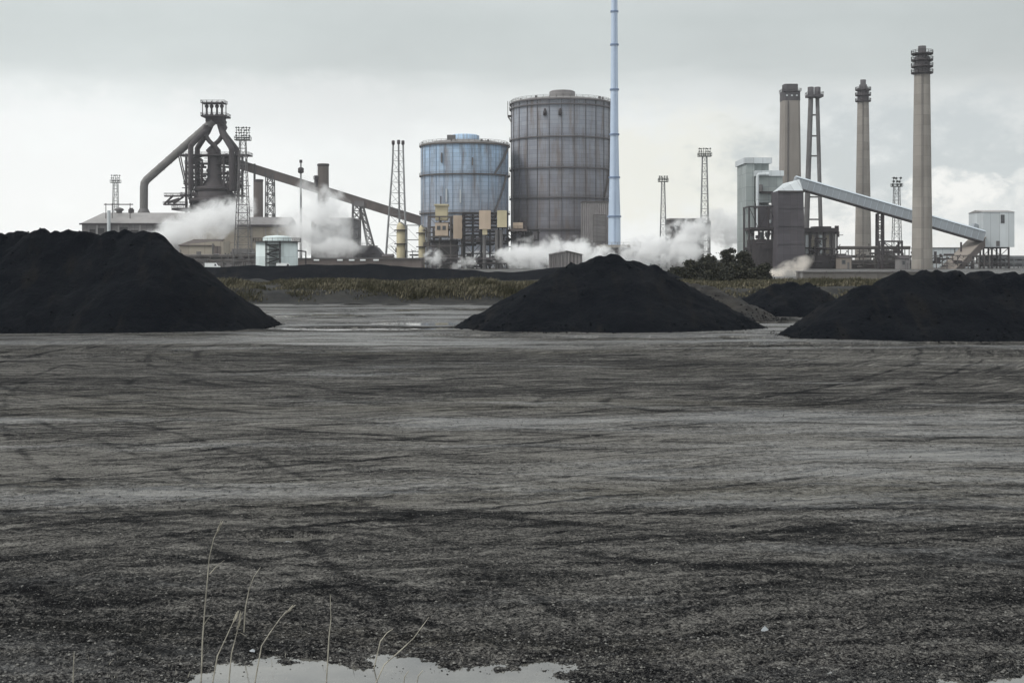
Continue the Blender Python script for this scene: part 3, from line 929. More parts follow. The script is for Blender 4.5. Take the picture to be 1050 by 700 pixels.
# top works with bleeder valves
platform(t, X(208.5), X(234), Y-6, Y+6, Z(119), M['steel'], 'top_platform', .9)
MB().bx(X(212),X(230.5),Y-3,Y+3,Z(125),Z(120.8)).build('valve_house', M['steel'], t)
platform(t, X(207.5), X(231.5), Y-4, Y+4, Z(105.8), M['steel'], 'gantry_deck', .4)
for px in (209.5, 230):
    for dy in (-4, 4): MB().beam((X(px),Y+dy,Z(119)), (X(px),Y+dy,Z(105)), .4).build('gantry_post', M['steel'], t)
for px in (212, 217, 222.5, 227.5):
    v_ = MB().lathe((X(px),Y), [(1.25,Z(119)),(1.25,Z(117.6)),(.6,Z(116.8)),(.5,Z(111.5)),(1.1,Z(109.5)),(1.1,Z(108.2)),(.25,Z(107.2)),(.25,Z(103.8)),(.05,Z(103.6))], 12).build('bleeder_valve', M['steel'], t)
clutter(t, 'pipework', 193, 247, 188, 214, Y, 14, 60, M['steel'], 4)
clutter(t, 'pipework', 203, 238, 157, 190, Y, 10, 26, M['steel'], 41, .4, 1.6)
for (px, q0, q1, r_) in ((203.5,196,163,.45), (209.5,198,170,.7), (232,196,161,.6), (236,198,176,.45), (196.5,205,160,.4), (243.5,205,162,.4)):
    MB().tube([V(X(px),Y-5.8,Z(q0)), V(X(px),Y-5.8,Z(q1))], r_, 8).build('vent_pipe', M['steel'], t)
for (px, q, w_, h_) in ((207,164.5,3.2,3), (233,165.5,3.6,2.2), (204,175,4,3), (236,184.5,5,4), (209,185,3.5,3), (241,174.5,3,3), (200,206,7,6), (238,206,8,7), (211,196,6,5), (229,197,5,5)):
    MB().box((X(px),Y-4.5,Z(q)), (w_*s,2.2,h_*s)).build('equipment_cabin', M['steel'], t)
clutter(t, 'pipework', 194, 247, 160, 192, Y, 9, 60, M['steel'], 47, .5, 2.2)
for (q0, q1, a, c) in ((199,213,163,159.5), (227,240,163,160), (194,213,172,172), (227,246,171,173), (194,213,183,181), (228,246,182,184)):
    MB().tube([V(X(q0),Y-3,Z(a)), V(X(q1),Y-3,Z(c))], .55, 8).build('gas_pipe', M['steel'], t)
b = MB(); pr = None
for i, q in enumerate((159,167.5,178,188.5)):
    if pr:
        b.beam((X(193.5),Y+5.2,Z(pr)), (X(206),Y+5.2,Z(q)), .35); b.beam((X(246.5),Y+5.2,Z(pr)), (X(234),Y+5.2,Z(q)), .35)
    b.beam((X(193.5),Y+5.2,Z(q)), (X(246.5),Y+5.2,Z(q)), .35); pr = q
b.build('rear_brace', M['steel'], t)
# lower gantries to the left
for (a,b_,py) in ((175,196,201.5), (174,197,210)):
    platform(t, X(a), X(b_), Y-13, Y-9, Z(py), M['steel'], 'side_gantry', .7)
b = MB()
b.beam((X(175),Y-12,Z(210)), (X(184),Y-12,Z(201.5)), .9); b.beam((X(184),Y-12,Z(210)), (X(194),Y-12,Z(203)), .9)
b.beam((X(178),Y-12,Z(209)), (X(190),Y-12,Z(205)), 1.3)
b.build('gantry_strut', M['steel'], t)
platform(t, X(182), X(254), Y-12, Y+12, Z(214), M['steel'], 'cast_deck', 1.2)

# ------------------------------------------------------------------ casthouse
Y = 650; s = S(Y)
t = px_root('casthouse', 150, Y, 'long grey casthouse with a sloping left roof end below the furnace', 'building')
xa, xb = xx_(84,Y), xx_(236,Y); ze, zr = zz(229.5,Y), zz(217.5,Y); D = 34
MB().bx(xa, xb, Y, Y+D, 0, ze).build('wall', M['clad_grey'], t)
xr = xx_(100,Y)
rf = MB()
rf.add([(xa-.8,Y-.8,ze+.01),(xb+.8,Y-.8,ze+.01),(xb+.8,Y+D+.8,ze+.01),(xa-.8,Y+D+.8,ze+.01),(xr,Y+9,zr),(xb+.8,Y+9,zr),(xb+.8,Y+D-9,zr),(xr,Y+D-9,zr)],
       [(0,1,5,4),(1,2,6,5),(2,3,7,6),(3,0,4,7),(4,5,6,7),(0,3,2,1)])
ro = rf.build('roof', M['clad_roof'], t)
MB().lathe((xx_(116,Y),Y+10), [(3*s,zz(219,Y)),(3*s,zz(216,Y)),(5*s,zz(214.6,Y)),(4*s,zz(213,Y)),(.5,zz(212,Y))], 16).build('roof_cowl', M['steel_grey'], ro)
MB().lathe((xx_(128.5,Y),Y+10), [(3*s,zz(220,Y)),(3*s,zz(214,Y)),(2*s,zz(213.5,Y)),(2*s,zz(212.5,Y))], 12).build('roof_vent', M['steel'], ro)
MB().bx(xa-1.1, xb+1, Y-1.0, Y-.81, ze-.5, ze+.35).build('gutter', M['steel'], t)
for i, px in enumerate((90, 99, 108, 121, 132, 143, 156, 170, 184)):
    MB().bx(xx_(px,Y), xx_(px,Y)+.7, Y-.45, Y-.003, 0, ze-.55).build('pilaster', M['clad_roof'] if i % 2 else M['steel_grey'], t)
for (p0, p1, q0, q1) in ((92,98,235,246), (100.5,107,234,240), (123,131,233,243), (134,142,236,250), (158,168,236,246), (172,182,234,242)):
    window_part(t, xx_(p0,Y), xx_(p1,Y), zz(q1,Y), zz(q0,Y), Y, 'louvre', M['dark_open'], M['steel_grey'])
b = MB().tube([V(xx_(112.5,Y),Y-1.4,0), V(xx_(112.5,Y),Y-1.4,zz(216,Y))], .9, 12); b.build('downpipe', M['clad_light'], t)
# rooftop gantry
g = MB()
for px in (106, 112.6, 131): g.beam((xx_(px,Y),Y+4,zz(224,Y)), (xx_(px,Y),Y+4,zz(208,Y)), .3)
g.beam((xx_(104,Y),Y+4,zz(209.3,Y)), (xx_(134,Y),Y+4,zz(209.3,Y)), .5)
g.build('roof_gantry', M['steel'], t)
light_mast(118.5, 179.5, 187.5, 690, 4, 6.5, 3, 5, 'small floodlight mast rising behind the casthouse roof', 9.5)

# ------------------------------------------------------------------ stockhouse with beige wall
Y = 610; s = S(Y)
t = px_root('stockhouse', 240, Y, 'wide beige walled stockhouse with a grey roof below the conveyor', 'building')
xa, xb = xx_(186,Y), xx_(293,Y); ze = zz(231.5,Y); D = 30
MB().bx(xa, xb, Y, Y+D, 0, ze).build('wall', M['clad_beige'], t)
MB().add([(xa-.8,Y-.8,ze+.01),(xb+.8,Y-.8,ze+.01),(xb+.8,Y+D+.8,ze+.01),(xa-.8,Y+D+.8,ze+.01),(xa-.8,Y+D/2,zz(221.5,Y)),(xb+.8,Y+D/2,zz(221.5,Y))],
         [(0,1,5,4),(2,3,4,5),(1,2,5),(3,0,4),(0,3,2,1)]).build('roof', M['clad_grey'], t)
MB().bx(xx_(227,Y), xb+1, Y-1.15, Y-.82, ze-.5, ze+.5).build('gutter', M['steel'], t)
for px in (244, 258, 272, 284): MB().bx(xx_(px,Y), xx_(px,Y)+.35, Y-.3, Y-.003, 0, ze-.5).build('pilaster', M['clad_roof'], t)
MB().bx(xx_(238,Y), xx_(261,Y), Y-.6, Y-.004, zz(272,Y), zz(255,Y)).build('lower_shed', M['clad_grey'], t)

# beige shed in front
Y = 560
t = px_root('beige_shed', 210, Y, 'small beige shed with a dark lean-to roof and dark door', 'shed')
xa, xb = xx_(184,Y), xx_(229,Y)
MB().extrude([(xa,0),(xb,0),(xb,zz(247.5,Y)),(xx_(221,Y),zz(247.5,Y)),(xa,zz(251.5,Y))], Y, Y+14).build('wall', M['clad_beige'], t)
MB().add([(xa-.5,Y-.5,zz(252,Y)),(xx_(220,Y),Y-.5,zz(252.3,Y)),(xx_(224,Y),Y+12,zz(245.6,Y)),(xx_(192,Y),Y+12,zz(245.6,Y)),
          (xa-.5,Y-.5,zz(251.2,Y)),(xx_(220,Y),Y-.5,zz(251.5,Y)),(xx_(224,Y),Y+12,zz(244.8,Y)),(xx_(192,Y),Y+12,zz(244.8,Y))],
         [(0,3,2,1),(4,5,6,7),(0,1,5,4),(1,2,6,5),(2,3,7,6),(3,0,4,7)]).build('roof', M['brown_stack'], t)
d_ = MB().bx(xx_(219.5,Y), xx_(226.5,Y), Y-.2, Y-.003, zz(264.5,Y), zz(252.3,Y)).build('door', M['brown_clad'], t)
MB().bx(xx_(222.6,Y), xx_(223.2,Y), Y-.28, Y-.21, zz(264.5,Y), zz(252.3,Y)).build('door_joint', M['dark_open'], d_)

light_mast(249, 130.5, 144, 530, 5.5, 16, 5, 6, 'tall floodlight mast with a crowded lamp head beside the furnace', 15.5, m=M['steel_grey'])

# ------------------------------------------------------------------ furnace conveyor
Y = 690; s = S(Y)
t = px_root('conveyor_gallery', 335, Y, 'long sloping grey conveyor gallery from furnace to blue gasholder', 'conveyor', None)
p0, p1 = V(xx_(228,Y),Y,zz(163.5,Y)), V(xx_(434,Y),Y,zz(227.5,Y))
b = MB().beam(p0, p1, 4.4, 8.4*s); b.build('gallery_body', M['brown_clad'], t)
d = (p1-p0).normalized(); nrm = V(-d.z, 0, d.x)
MB().beam(p0+nrm*4.55*s, p1+nrm*4.55*s, 5.0, .35).build('gallery_roof', M['clad_grey'], t)
b = MB()
for k in range(1, 46):
    q = p0.lerp(p1, k/46); b.beam(q-nrm*4*s-V(0,2.25,0), q+nrm*4*s-V(0,2.25,0), .22)
b.beam(p0-nrm*4.0*s-V(0,2.3,0), p1-nrm*4.0*s-V(0,2.3,0), .4)
b.build('gallery_rib', M['steel_grey'], t)
def leg_tower(px0, px1, pyt, pyb, w0, w1, name, n_=6, tt=.35):
    b = MB()
    for dy in (-2.5, 2.5):
        L0, L1 = V(xx_(px0-w0/2,Y),Y+dy,zz(pyt,Y)), V(xx_(px1-w1/2,Y),Y+dy,zz(pyb,Y))
        R0, R1 = V(xx_(px0+w0/2,Y),Y+dy,zz(pyt,Y)), V(xx_(px1+w1/2,Y),Y+dy,zz(pyb,Y))
        b.beam(L0,L1,.55); b.beam(R0,R1,.55)
        for k in range(n_):
            u, v_ = k/n_, (k+1)/n_
            b.beam(L0.lerp(L1,u), R0.lerp(R1,v_), tt); b.beam(R0.lerp(R1,u), L0.lerp(L1,v_), tt)
            b.beam(L0.lerp(L1,v_), R0.lerp(R1,v_), tt)
    return b.build(name, M['steel_grey'], t)
leg_tower(277, 277, 178, 274, 7, 10, 'support_tower', 9, .4)
leg_tower(366, 364, 208, 274, 8, 7, 'support_tower', 8)
leg_tower(370, 381, 208, 256, 3, 7, 'raking_support', 6)
MB().bx(xx_(364,Y),xx_(374,Y),Y-3,Y+3,zz(212,Y),zz(206.5,Y)).build('support_head', M['clad_grey'], t)

# stacks in front of the conveyor
def plain_stack(px, pyt, Y, r0, r1, m, label, cat='chimney', rim=True, name='chimney'):
    t = px_root(name, px, Y, label, cat)
    s = S(Y)
    MB().lathe((xx_(px,Y),Y), [(r1*s,0),(r0*s,zz(pyt,Y)),(r0*s*.82,zz(pyt,Y)),(r0*s*.8,zz(pyt+6,Y)),(.05,zz(pyt+6,Y))], 24).build('shaft', m, t)
    if rim:
        MB().ring((xx_(px,Y),Y), r0*s*1.0+.02, r0*s*1.08, zz(pyt+2.2,Y), zz(pyt+.3,Y), 24).build('rim', M['steel'], t)
    return t
plain_stack(265, 184, 655, 4.6, 5.0, M['brown_stack'], 'stubby grey brown stack on the stockhouse right of the tall mast')
plain_stack(261, 168, 668, 1.1, 1.2, M['steel_black'], 'thin black vent pipe beside the stubby stack', 'vent pipe', False, 'vent_pipe')
t = plain_stack(331.5, 168, 640, 5.6, 6.2, M['brown_stack'], 'thick dark brown stack standing before the conveyor midway')
Y = 640
platform(t, xx_(322,Y), xx_(327,Y), Y-2, Y+2, zz(183.5,Y), M['steel'], 'side_platform', .4)
MB().tube([V(xx_(324,Y),Y,zz(192,Y)), V(xx_(324,Y),Y,zz(180,Y))], .9, 8).build('side_vessel', M['steel'], t)
b = MB()
for sx in (-.25,.25): b.beam((xx_(326,Y)+sx,Y-2.6,20),(xx_(326.6,Y)+sx,Y-2.6,zz(169,Y)), .1)
b.build('ladder', M['steel'], t)
# slim pole mast
Y = 600
t = px_root('pole_mast', 308.5, Y, 'slim grey pole with a collar near its tip beside the brown stack', 'pole')
cyl_between(308.5, 274, 165, Y, .7, .35).build('pole', M['galv'], t)
MB().lathe((xx_(308.5,Y),Y), [(.5,zz(178,Y)),(1.4,zz(177,Y)),(1.4,zz(172.6,Y)),(.5,zz(171.5,Y))], 12).build('collar', M['steel'], t)
MB().tube([V(xx_(308.5,Y),Y,zz(167,Y)), V(xx_(308.5,Y),Y,zz(164,Y))], .7, 8).build('tip_lamp', M['steel'], t)

# grey building in the steam and low shed right of it
Y = 625
t = px_root('grey_building', 342, Y, 'boxy grey building half veiled by steam right of the brown stack', 'building')
MB().bx(xx_(319,Y), xx_(362,Y), Y, Y+25, 0, zz(224.5,Y)).build('wall', M['clad_grey'], t)
MB().bx(xx_(318,Y), xx_(363,Y), Y-.7, Y+25.7, zz(224.5,Y)+.004, zz(223.3,Y)).build('roof', M['clad_roof'], t)
for (p0, p1, q0, q1) in ((323,331,230,238), (335,345,229,236), (349,357,232,244), (324,334,244,252), (338,346,243,252)):
    window_part(t, xx_(p0,Y), xx_(p1,Y), zz(q1,Y), zz(q0,Y), Y, 'window', None, M['steel_grey'])
trestle(t, 363, 369, (226,235,245,256), Y+8, 8, 2, M['steel_grey'], .4)
Y = 640
t = px_root('low_shed', 373, Y, 'low dark grey shed with rounded end below the conveyor trestle', 'shed')
MB().extrude([(xx_(358,Y),0),(xx_(393,Y),0),(xx_(391,Y),zz(260,Y)),(xx_(386,Y),zz(254,Y)),(xx_(383,Y),zz(252.8,Y)),(xx_(358,Y),zz(252.8,Y))], Y, Y+16).build('wall', M['conc_dark'], t)
MB().bx(xx_(357.6,Y), xx_(384,Y), Y-.4, Y+16.4, zz(252.8,Y)+.02, zz(251.6,Y)).build('roof', M['clad_grey'], t)
railing(MB(), [V(xx_(360,Y),Y,zz(251.6,Y)), V(xx_(383,Y),Y,zz(251.6,Y))], 1.2, .12).build('railing', M['steel'], t)

# long low brown building with pale roof lights
Y = 520
t = px_root('long_low_building', 368, Y, 'long low brown building with pale roof lights above the coal bank', 'building')
MB().bx(xx_(304,Y), xx_(432,Y), Y, Y+18, 0, zz(265.6,Y)).build('wall', M['brown_clad'], t)
MB().bx(xx_(303,Y), xx_(433,Y), Y-.6, Y+18.6, zz(265.6,Y)+.004, zz(264.4,Y)).build('roof', M['steel_grey'], t)
for px in (325, 349, 361, 372.5, 386): MB().bx(xx_(px-3,Y), xx_(px+2.6,Y), Y-.95, Y-.62, zz(267.4,Y), zz(265.8,Y)).build('roof_light', M['white'], t)
# low wall in front of the casthouse
Y = 540
t = px_root('boundary_wall', 230, Y, 'low grey boundary wall running left of the white tank', 'wall')
MB().bx(xx_(160,Y), xx_(262,Y), Y, Y+1, 0, zz(266,Y)).build('wall_panel', M['clad_grey'], t)
MB().bx(xx_(160,Y), xx_(262,Y), Y-.2, Y+1.2, zz(266,Y)+.003, zz(265,Y)).build('coping', M['steel_grey'], t)

# white tank
Y = 470; s = S(Y)
t = px_root('storage_tank', 284, Y, 'squat white blue storage tank with dark stair frame beside the long low building', 'storage tank')
xc = xx_(284,Y); r_ = 21.3*s
MB().lathe((xc,Y), [(r_,0),(r_,zz(248,Y)),(r_*.65,zz(247.4,Y))], 40).build('shell', M['white_tank'], t)
MB().lathe((xc,Y), [(r_*.68,zz(247.8,Y)),(r_*.68,zz(243.6,Y)),(r_*.5,zz(242,Y)),(.2,zz(241.2,Y))], 32).build('dome', M['white_tank'], t)
ring_ = MB().ring((xc,Y), r_+.01, r_+1.1, zz(248,Y), zz(247.2,Y), 36).build('walkway', M['steel'], t)
b = MB(); railing(b, [V(xc+(r_+1)*math.cos(a_), Y+(r_+1)*math.sin(a_), zz(247.2,Y)) for a_ in [i*2*math.pi/28 for i in range(28)]], 1.1, .1, True, 2)
b.build('railing', M['steel'], ring_)
sf = px_ = None
xs = [xx_(278,Y), xx_(291.5,Y)]; yf = Y-r_-2.5
for x in xs:
    for dy in (0, 2.2): MB().beam((x,yf+dy,0), (x,yf+dy,zz(247,Y)), .3).build('stair_post', M['steel_black'], t)
lv = [zz(q,Y) for q in (270,265.5,260.5,256,251)]
for i, z in enumerate(lv): MB().bx(xs[0]-.2, xs[1]+.2, yf-.1, yf+2.3, z-.15, z+.15).build('stair_landing', M['steel_black'], t)
for i, (a, c) in enumerate(zip(lv, lv[1:])):
    MB().beam((xs[i%2],yf+.2,a), (xs[1-i%2],yf+.2,c), .25, .4).build('stair_flight', M['steel_black'], t)
MB().tube([V(xc+r_+3,Y,0), V(xc+r_+3,Y,zz(258,Y)), V(xc+r_,Y,zz(257,Y))], .3, 8).build('feed_pipe', M['steel'], t)

def van(px, Y, label, scale=1.0, m=None, L=5.8, H=2.4):
    x = xx_(px,Y); t = px_root('parked_van', px, Y, label, 'van'); m = m or M['white']
    t.location.z = 0
    zb = .45
    MB().extrude([(x-L/2,zb),(x+L/2,zb),(x+L/2,zb+.75),(x+L/2-.9,zb+1.0),(x+L/2-1.7,H),(x-L/2+.1,H),(x-L/2,H-.2)], Y-1, Y+1).build('body', m, t)
    MB().bx(x+L/2-1.95, x+L/2-1.25, Y-1.02, Y-1.003, zb+1.0, H-.35).build('side_window', M['glass'], t)
    for sx in (-1.8, 1.8):
        MB().tube([V(x+sx,Y-1.05,.38), V(x+sx,Y-.75,.38)], .38, 14).build('wheel', M['tyre'], t)
        MB().tube([V(x+sx,Y+.75,.38), V(x+sx,Y+1.05,.38)], .38, 14).build('wheel', M['tyre'], t)
    return t

# ------------------------------------------------------------------ tripod flare
Y = 600
t = px_root('tripod_mast', 408, Y, 'tall three legged pipe mast left of the blue gasholder', 'mast')
top = [(403.2,144.5),(408.3,143.5),(413.2,144.5)]; bot = [(395.5,274),(409,274),(417.5,274)]
legs = []
for i in range(3):
    a = V(xx_(top[i][0],Y), Y+(0,2.2,0)[i], zz(top[i][1],Y)); knee = V(xx_(top[i][0]-(.6,0,-.6)[i],Y), Y+(0,2.6,0)[i], zz(168,Y)); c = V(xx_(bot[i][0],Y), Y+(-3,6,-3)[i], 0)
    legs.append((a,knee,c)); MB().tube([a,knee,c], [.42,.42,.52], 10).build('leg', M['galv'], t)
    MB().lathe((a.x,a.y), [(.4,a.z-2),(.75,a.z-1.6),(.75,a.z),(.4,a.z+.2)], 10).build('leg_tip', M['steel'], t)
b = MB()
for k in range(1, 12):
    f = k/12
    def at_(l, f):
        g = .19
        return l[0].lerp(l[1], f/g) if f < g else l[1].lerp(l[2], (f-g)/(1-g))
    for i in range(3):
        j = (i+1) % 3
        b.beam(at_(legs[i],f), at_(legs[j],f), .16)
        b.beam(at_(legs[i],f), at_(legs[j],min(1,f+1/12)), .12)
b.build('brace', M['galv'], t)

# cream cylinders at the foot
Y = 585
def cream_vessel(px, pyt, w, label, Y=Y):
    t = px_root('cream_vessel', px, Y, label, 'vessel', 'cream upright vessels')
    s = S(Y); x = xx_(px,Y)
    MB().lathe((x,Y), [(w*s,0),(w*s,zz(pyt+5,Y)),(w*s*.8,zz(pyt+2,Y)),(w*s*.35,zz(pyt,Y)),(.1,zz(pyt-.3,Y))], 20).build('shell', M['clad_cream'], t)
    for q in (pyt+8, pyt+22):
        MB().ring((x,Y), w*s+.01, w*s+1.1, zz(q,Y)-.2, zz(q,Y)+.2, 20).build('walkway', M['steel'], t)
    MB().tube([V(x+w*s+.9,Y-1,0), V(x+w*s+.9,Y-1,zz(pyt+4,Y)), V(x,Y-1,zz(pyt,Y))], .35, 8).build('riser_pipe', M['galv'], t)
    return t
cream_vessel(411, 228, 4.4, 'cream upright vessel at the foot of the tripod mast')
cream_vessel(432.5, 231, 3.4, 'slimmer cream vessel tight against the blue gasholder edge')
Y = 590
t = px_root('pipe_bridge', 421, Y, 'light pipe bridge between the two cream vessels', 'pipe bridge')
trestle(t, 415, 430, (231,246,258), Y, 5, 2, M['galv'], .35)
clutter(t, 'pipework', 402, 432, 255, 272, Y, 6, 30, M['steel_grey'], 9)

# ------------------------------------------------------------------ gasholders
def gasholder(px, Y, rpx, pyt, pycap, capw, m, label, rings, ncol, capdx, colm, seed):
    s = S(Y); x = xx_(px,Y); r_ = rpx*s
    t = px_root('gasholder', px, Y, label, 'gasholder', 'cylindrical gasholders')
    zt = zz(pyt,Y)
    MB().lathe((x,Y), [(r_,0),(r_,zt)], 72).build('shell', m, t)
    rf = MB().lathe((x,Y), [(r_+.3,zt),(r_+.3,zt+.5),(r_*.8,zt+1.6),(r_*.45,zt+2.7),(.3,zt+3.3)], 72).build('roof', M['clad_roof'], t)
    xc = x + capdx*s
    cp = MB().lathe((xc,Y), [(capw*s,zt+1.2),(capw*s,zz(pycap+1.5,Y)),(capw*s*.85,zz(pycap+.4,Y)),(.2,zz(pycap,Y))], 32).build('roof_cap', m if seed == 1 else M['clad_grey'], rf)
    for a_, sz in [(R.uniform(0,6.28), R.uniform(.5,1.3)) for _ in range(10)]:
        MB().box((x+(r_-1.6)*math.cos(a_), Y+(r_-1.6)*math.sin(a_), zt+1.2), (sz,sz,sz*1.3)).build('roof_vent', M['steel_grey'], rf)
    for q in rings:
        z = zz(q,Y)
        o = MB().ring((x,Y), r_+.01, r_+1.0, z-.35, z+.25, 72).build('walkway_ring', M['rail'] if seed == 1 else colm, t)
        b = MB(); railing(b, [V(x+(r_+.95)*math.cos(a_), Y+(r_+.95)*math.sin(a_), z+.25) for a_ in [i*2*math.pi/48 for i in range(48)]], 1.1, .09, True, 3)
        b.build('railing', M['rail'], o)
    o = MB(); railing(o, [V(x+(r_-.2)*math.cos(a_), Y+(r_-.2)*math.sin(a_), zt+.5) for a_ in [i*2*math.pi/48 for i in range(48)]], 1.4, .12, True, 3)
    o.build('roof_railing', M['rail'], rf)
    for i in range(ncol):
        a_ = 2*math.pi*(i+.37)/ncol
        if math.sin(a_) > .35: continue
        MB().box((x+(r_+.16)*math.cos(a_), Y+(r_+.16)*math.sin(a_), zt/2), ((.2 if seed == 1 else .3),)*2+(zt-.02,), a_).build('stiffener_column', colm, t)
    return t, x, r_, zt
Yb = 640
mblue = gasholder_mat('blue_gasholder_paint', (.40,.56,.74), (.34,.36,.41), (.20,.175,.165), 24, 62, 21.9, .9, (3.6,2.0,.07))
t, x, r_, zt = gasholder(476.5, Yb, 44.5, 150, 138, 15, mblue, 'blue gasholder with a drum cap on its roof and diagonal stair', (150.6,181,219.5,247), 30, 0, M['stiff_blue'], 1)
# diagonal stairs on the right flank
def helix(x, Y, r_, pts, m, parent, w_=1.0):
    """pts: (angle deg, z)"""
    st = MB(); rl = MB(); prev = None
    for (a0,z0),(a1,z1) in zip(pts, pts[1:]):
        k = 14
        for i in range(k+1):
            a_ = math.radians(a0+(a1-a0)*i/k); z = z0+(z1-z0)*i/k
            q = V(x+(r_+.9)*math.cos(a_), Y+(r_+.9)*math.sin(a_), z)
            if prev is not None:
                st.beam(prev, q, w_, .35); rl.beam(prev+V(0,0,1.2), q+V(0,0,1.2), .12); rl.beam(q, q+V(0,0,1.2), .1)
            prev = q
    o = st.build('staircase', m, parent); rl.build('handrail', m, o)
helix(x, Yb, r_, [(-48,zz(219,Yb)),(-22,zz(181,Yb))], M['steel_grey'], t)
helix(x, Yb, r_, [(-48,zz(181,Yb)),(-14,zz(150,Yb))], M['steel_grey'], t)
helix(x, Yb, r_, [(-72,zz(247,Yb)),(-42,zz(219,Yb))], M['steel_grey'], t)
MB().bx(xx_(459,Yb), xx_(468,Yb), Yb-6, Yb+6, zz(146.5,Yb), zz(139.5,Yb)).build('roof_cabin', M['steel_grey'], t)
for (p_, q0, q1) in ((455,160,170), (486,165,173), (460,196,209), (474,197,210)):
    a_ = math.asin(max(-1,min(1,(p_-476.5)/44.5)))
    MB().beam((xx_(p_,Yb), Yb-math.cos(a_)*r_-.5, zz(q1,Yb)), (xx_(p_,Yb), Yb-math.cos(a_)*r_-.5, zz(q0,Yb)), .7).build('cable_duct', M['clad_light'] if q0 > 190 else M['steel_grey'], t)
Yg = 655
mgrey = gasholder_mat('grey_gasholder_paint', (.32,.345,.395), (.165,.157,.172), (.175,.14,.12), 14, 80, 25.9, .85, (5.4,2.1,.07))
t, x, r_, zt = gasholder(575.5, Yg, 51.3, 107, 93, 13.2, mgrey, 'bigger grey brown gasholder beside the blue stack', (107.5,112.5,144.5,175,204.5,236), 26, 1, M['stiff_grey'], 2)
o = MB().bx(xx_(520.5,Yg), xx_(525,Yg), Yg-4, Yg+4, zz(119,Yg)-.3, zz(119,Yg)).build('side_landing', M['rail'], t)
b = MB()
for dy in (-4, 4):
    b.beam((xx_(520.7,Yg),Yg+dy,zz(119,Yg)), (xx_(520.7,Yg),Yg+dy,zz(105,Yg)), .3); b.beam((xx_(520.7,Yg),Yg+dy,zz(119,Yg)), (xx_(525,Yg),Yg+dy,zz(126,Yg)), .35)
b.build('landing_frame', M['rail'], o)
for p_ in (557.5, 572.5):
    a_ = math.asin((p_-575.5)/51.3)
    MB().lathe((xx_(p_,Yg), Yg-math.cos(a_)*r_-.4), [(.1,zz(124,Yg)),(.9,zz(124,Yg)),(.9,zz(120.5,Yg)),(.3,zz(117,Yg)),(.1,zz(117,Yg))], 10).build('wall_light', M['steel'], t)
helix(x, Yg, r_, [(-38,zz(204,Yg)),(-20,zz(160,Yg))], M['rail'], t)

# plain grey block at its right foot
Y = 600
t = px_root('grey_annex', 612, Y, 'plain violet grey block at the right foot of the big gasholder', 'building')
MB().bx(xx_(597,Y), xx_(627.5,Y), Y, Y+12, 0, zz(207.5,Y)).build('wall', M['shed'], t)
MB().bx(xx_(596.6,Y), xx_(628,Y), Y-.3, Y+12.3, zz(207.5,Y)+.004, zz(206.6,Y)).build('parapet', M['rail'], t)
window_part(t, xx_(608.5,Y), xx_(621,Y), zz(248,Y), zz(220.5,Y), Y, 'recess', M['clad_grey'], M['rail'])
b = MB()
for k in range(7): b.beam((xx_(609,Y),Y-.5,zz(222+4*k,Y)), (xx_(621,Y),Y-.5,zz(224+4*k,Y)), .12)
b.build('access_stair', M['rail'], t)

# blue stack
Y = 575; s = S(Y)
t = px_root('blue_stack', 630, Y, 'very tall pale blue steel stack rising out of the frame', 'chimney')
x = xx_(630,Y)
MB().lathe((x,Y), [(6.4*s,zz(251,Y)),(6.2*s,zz(222,Y)),(5.0*s,zz(182,Y)),(4.2*s,zz(138,Y)),(3.2*s,zz(0,Y)),(2.8*s,zz(-60,Y)),(2.3*s,zz(-60,Y))], 28).build('shaft', M['blue_stack'], t)
for q, r0 in ((222,6.2),(182,5.0),(138,4.3),(92,3.9),(46,3.6),(12,3.3)):
    MB().ring((x,Y), r0*s+.01, (r0+.9)*s, zz(q,Y)-.35, zz(q,Y)+.35, 28).build('flange', M['blue_dark'], t)
b = MB()
for sx in (-.3,.3): b.beam((x+sx,Y-6.5*s-.2,zz(250,Y)), (x+sx,Y-3.3*s-.2,zz(0,Y)), .1)
b.build('ladder', M['blue_dark'], t)
bs = MB().bx(xx_(614,Y), xx_(655,Y), Y-9, Y+9, zz(254,Y), zz(251.2,Y)).build('base_slab', M['conc'], t)
MB().bx(xx_(617,Y), xx_(638,Y), Y-7, Y+7, 0, zz(254,Y)).build('base_house', M['clad_grey'], t)
MB().bx(xx_(639.5,Y), xx_(654,Y), Y-6, Y+6, 0, zz(254,Y)).build('base_house', M['clad_light'], t)
railing(MB(), [V(xx_(614,Y),Y-9,zz(251.2,Y)), V(xx_(655,Y),Y-9,zz(251.2,Y))], 1.1, .1).build('railing', M['steel'], bs)
for px in (641.5, 646, 650.5): window_part(t, xx_(px,Y), xx_(px+2.4,Y), zz(262,Y), zz(257.5,Y), Y-6, 'window', None, M['steel_grey'])

# ------------------------------------------------------------------ gas cleaning steelwork before the gasholders
Y = 560
t = px_root('process_frame', 470, Y, 'dark steel frame with a cream box on top before the blue gasholder', 'steelwork')
trestle(t, 440, 474, (222.5,233,243,252,262), Y, 12, 4, M['rail'], .6)
MB().bx(xx_(447,Y), xx_(459,Y), Y-5, Y+5, zz(226,Y), zz(211.5,Y)).build('top_cabin', M['clad_cream'], t)
MB().bx(xx_(446,Y), xx_(460,Y), Y-6, Y+6, zz(211.5,Y)+.003, zz(209.8,Y)).build('cabin_roof', M['clad_cream'], t)
MB().bx(xx_(447,Y), xx_(460,Y), Y-6.5, Y+4, zz(242,Y), zz(229,Y)).build('middle_cabin', M['clad_tan'], t)
for px in (449, 454.5): MB().bx(xx_(px,Y), xx_(px+3.4,Y), Y-6.7, Y-6.503, zz(236,Y), zz(232,Y)).build('cabin_window', M['glass'], t)
MB().bx(xx_(443,Y), xx_(469,Y), Y-6, Y+6, 0, zz(247.5,Y)).build('dark_housing', M['steel'], t)
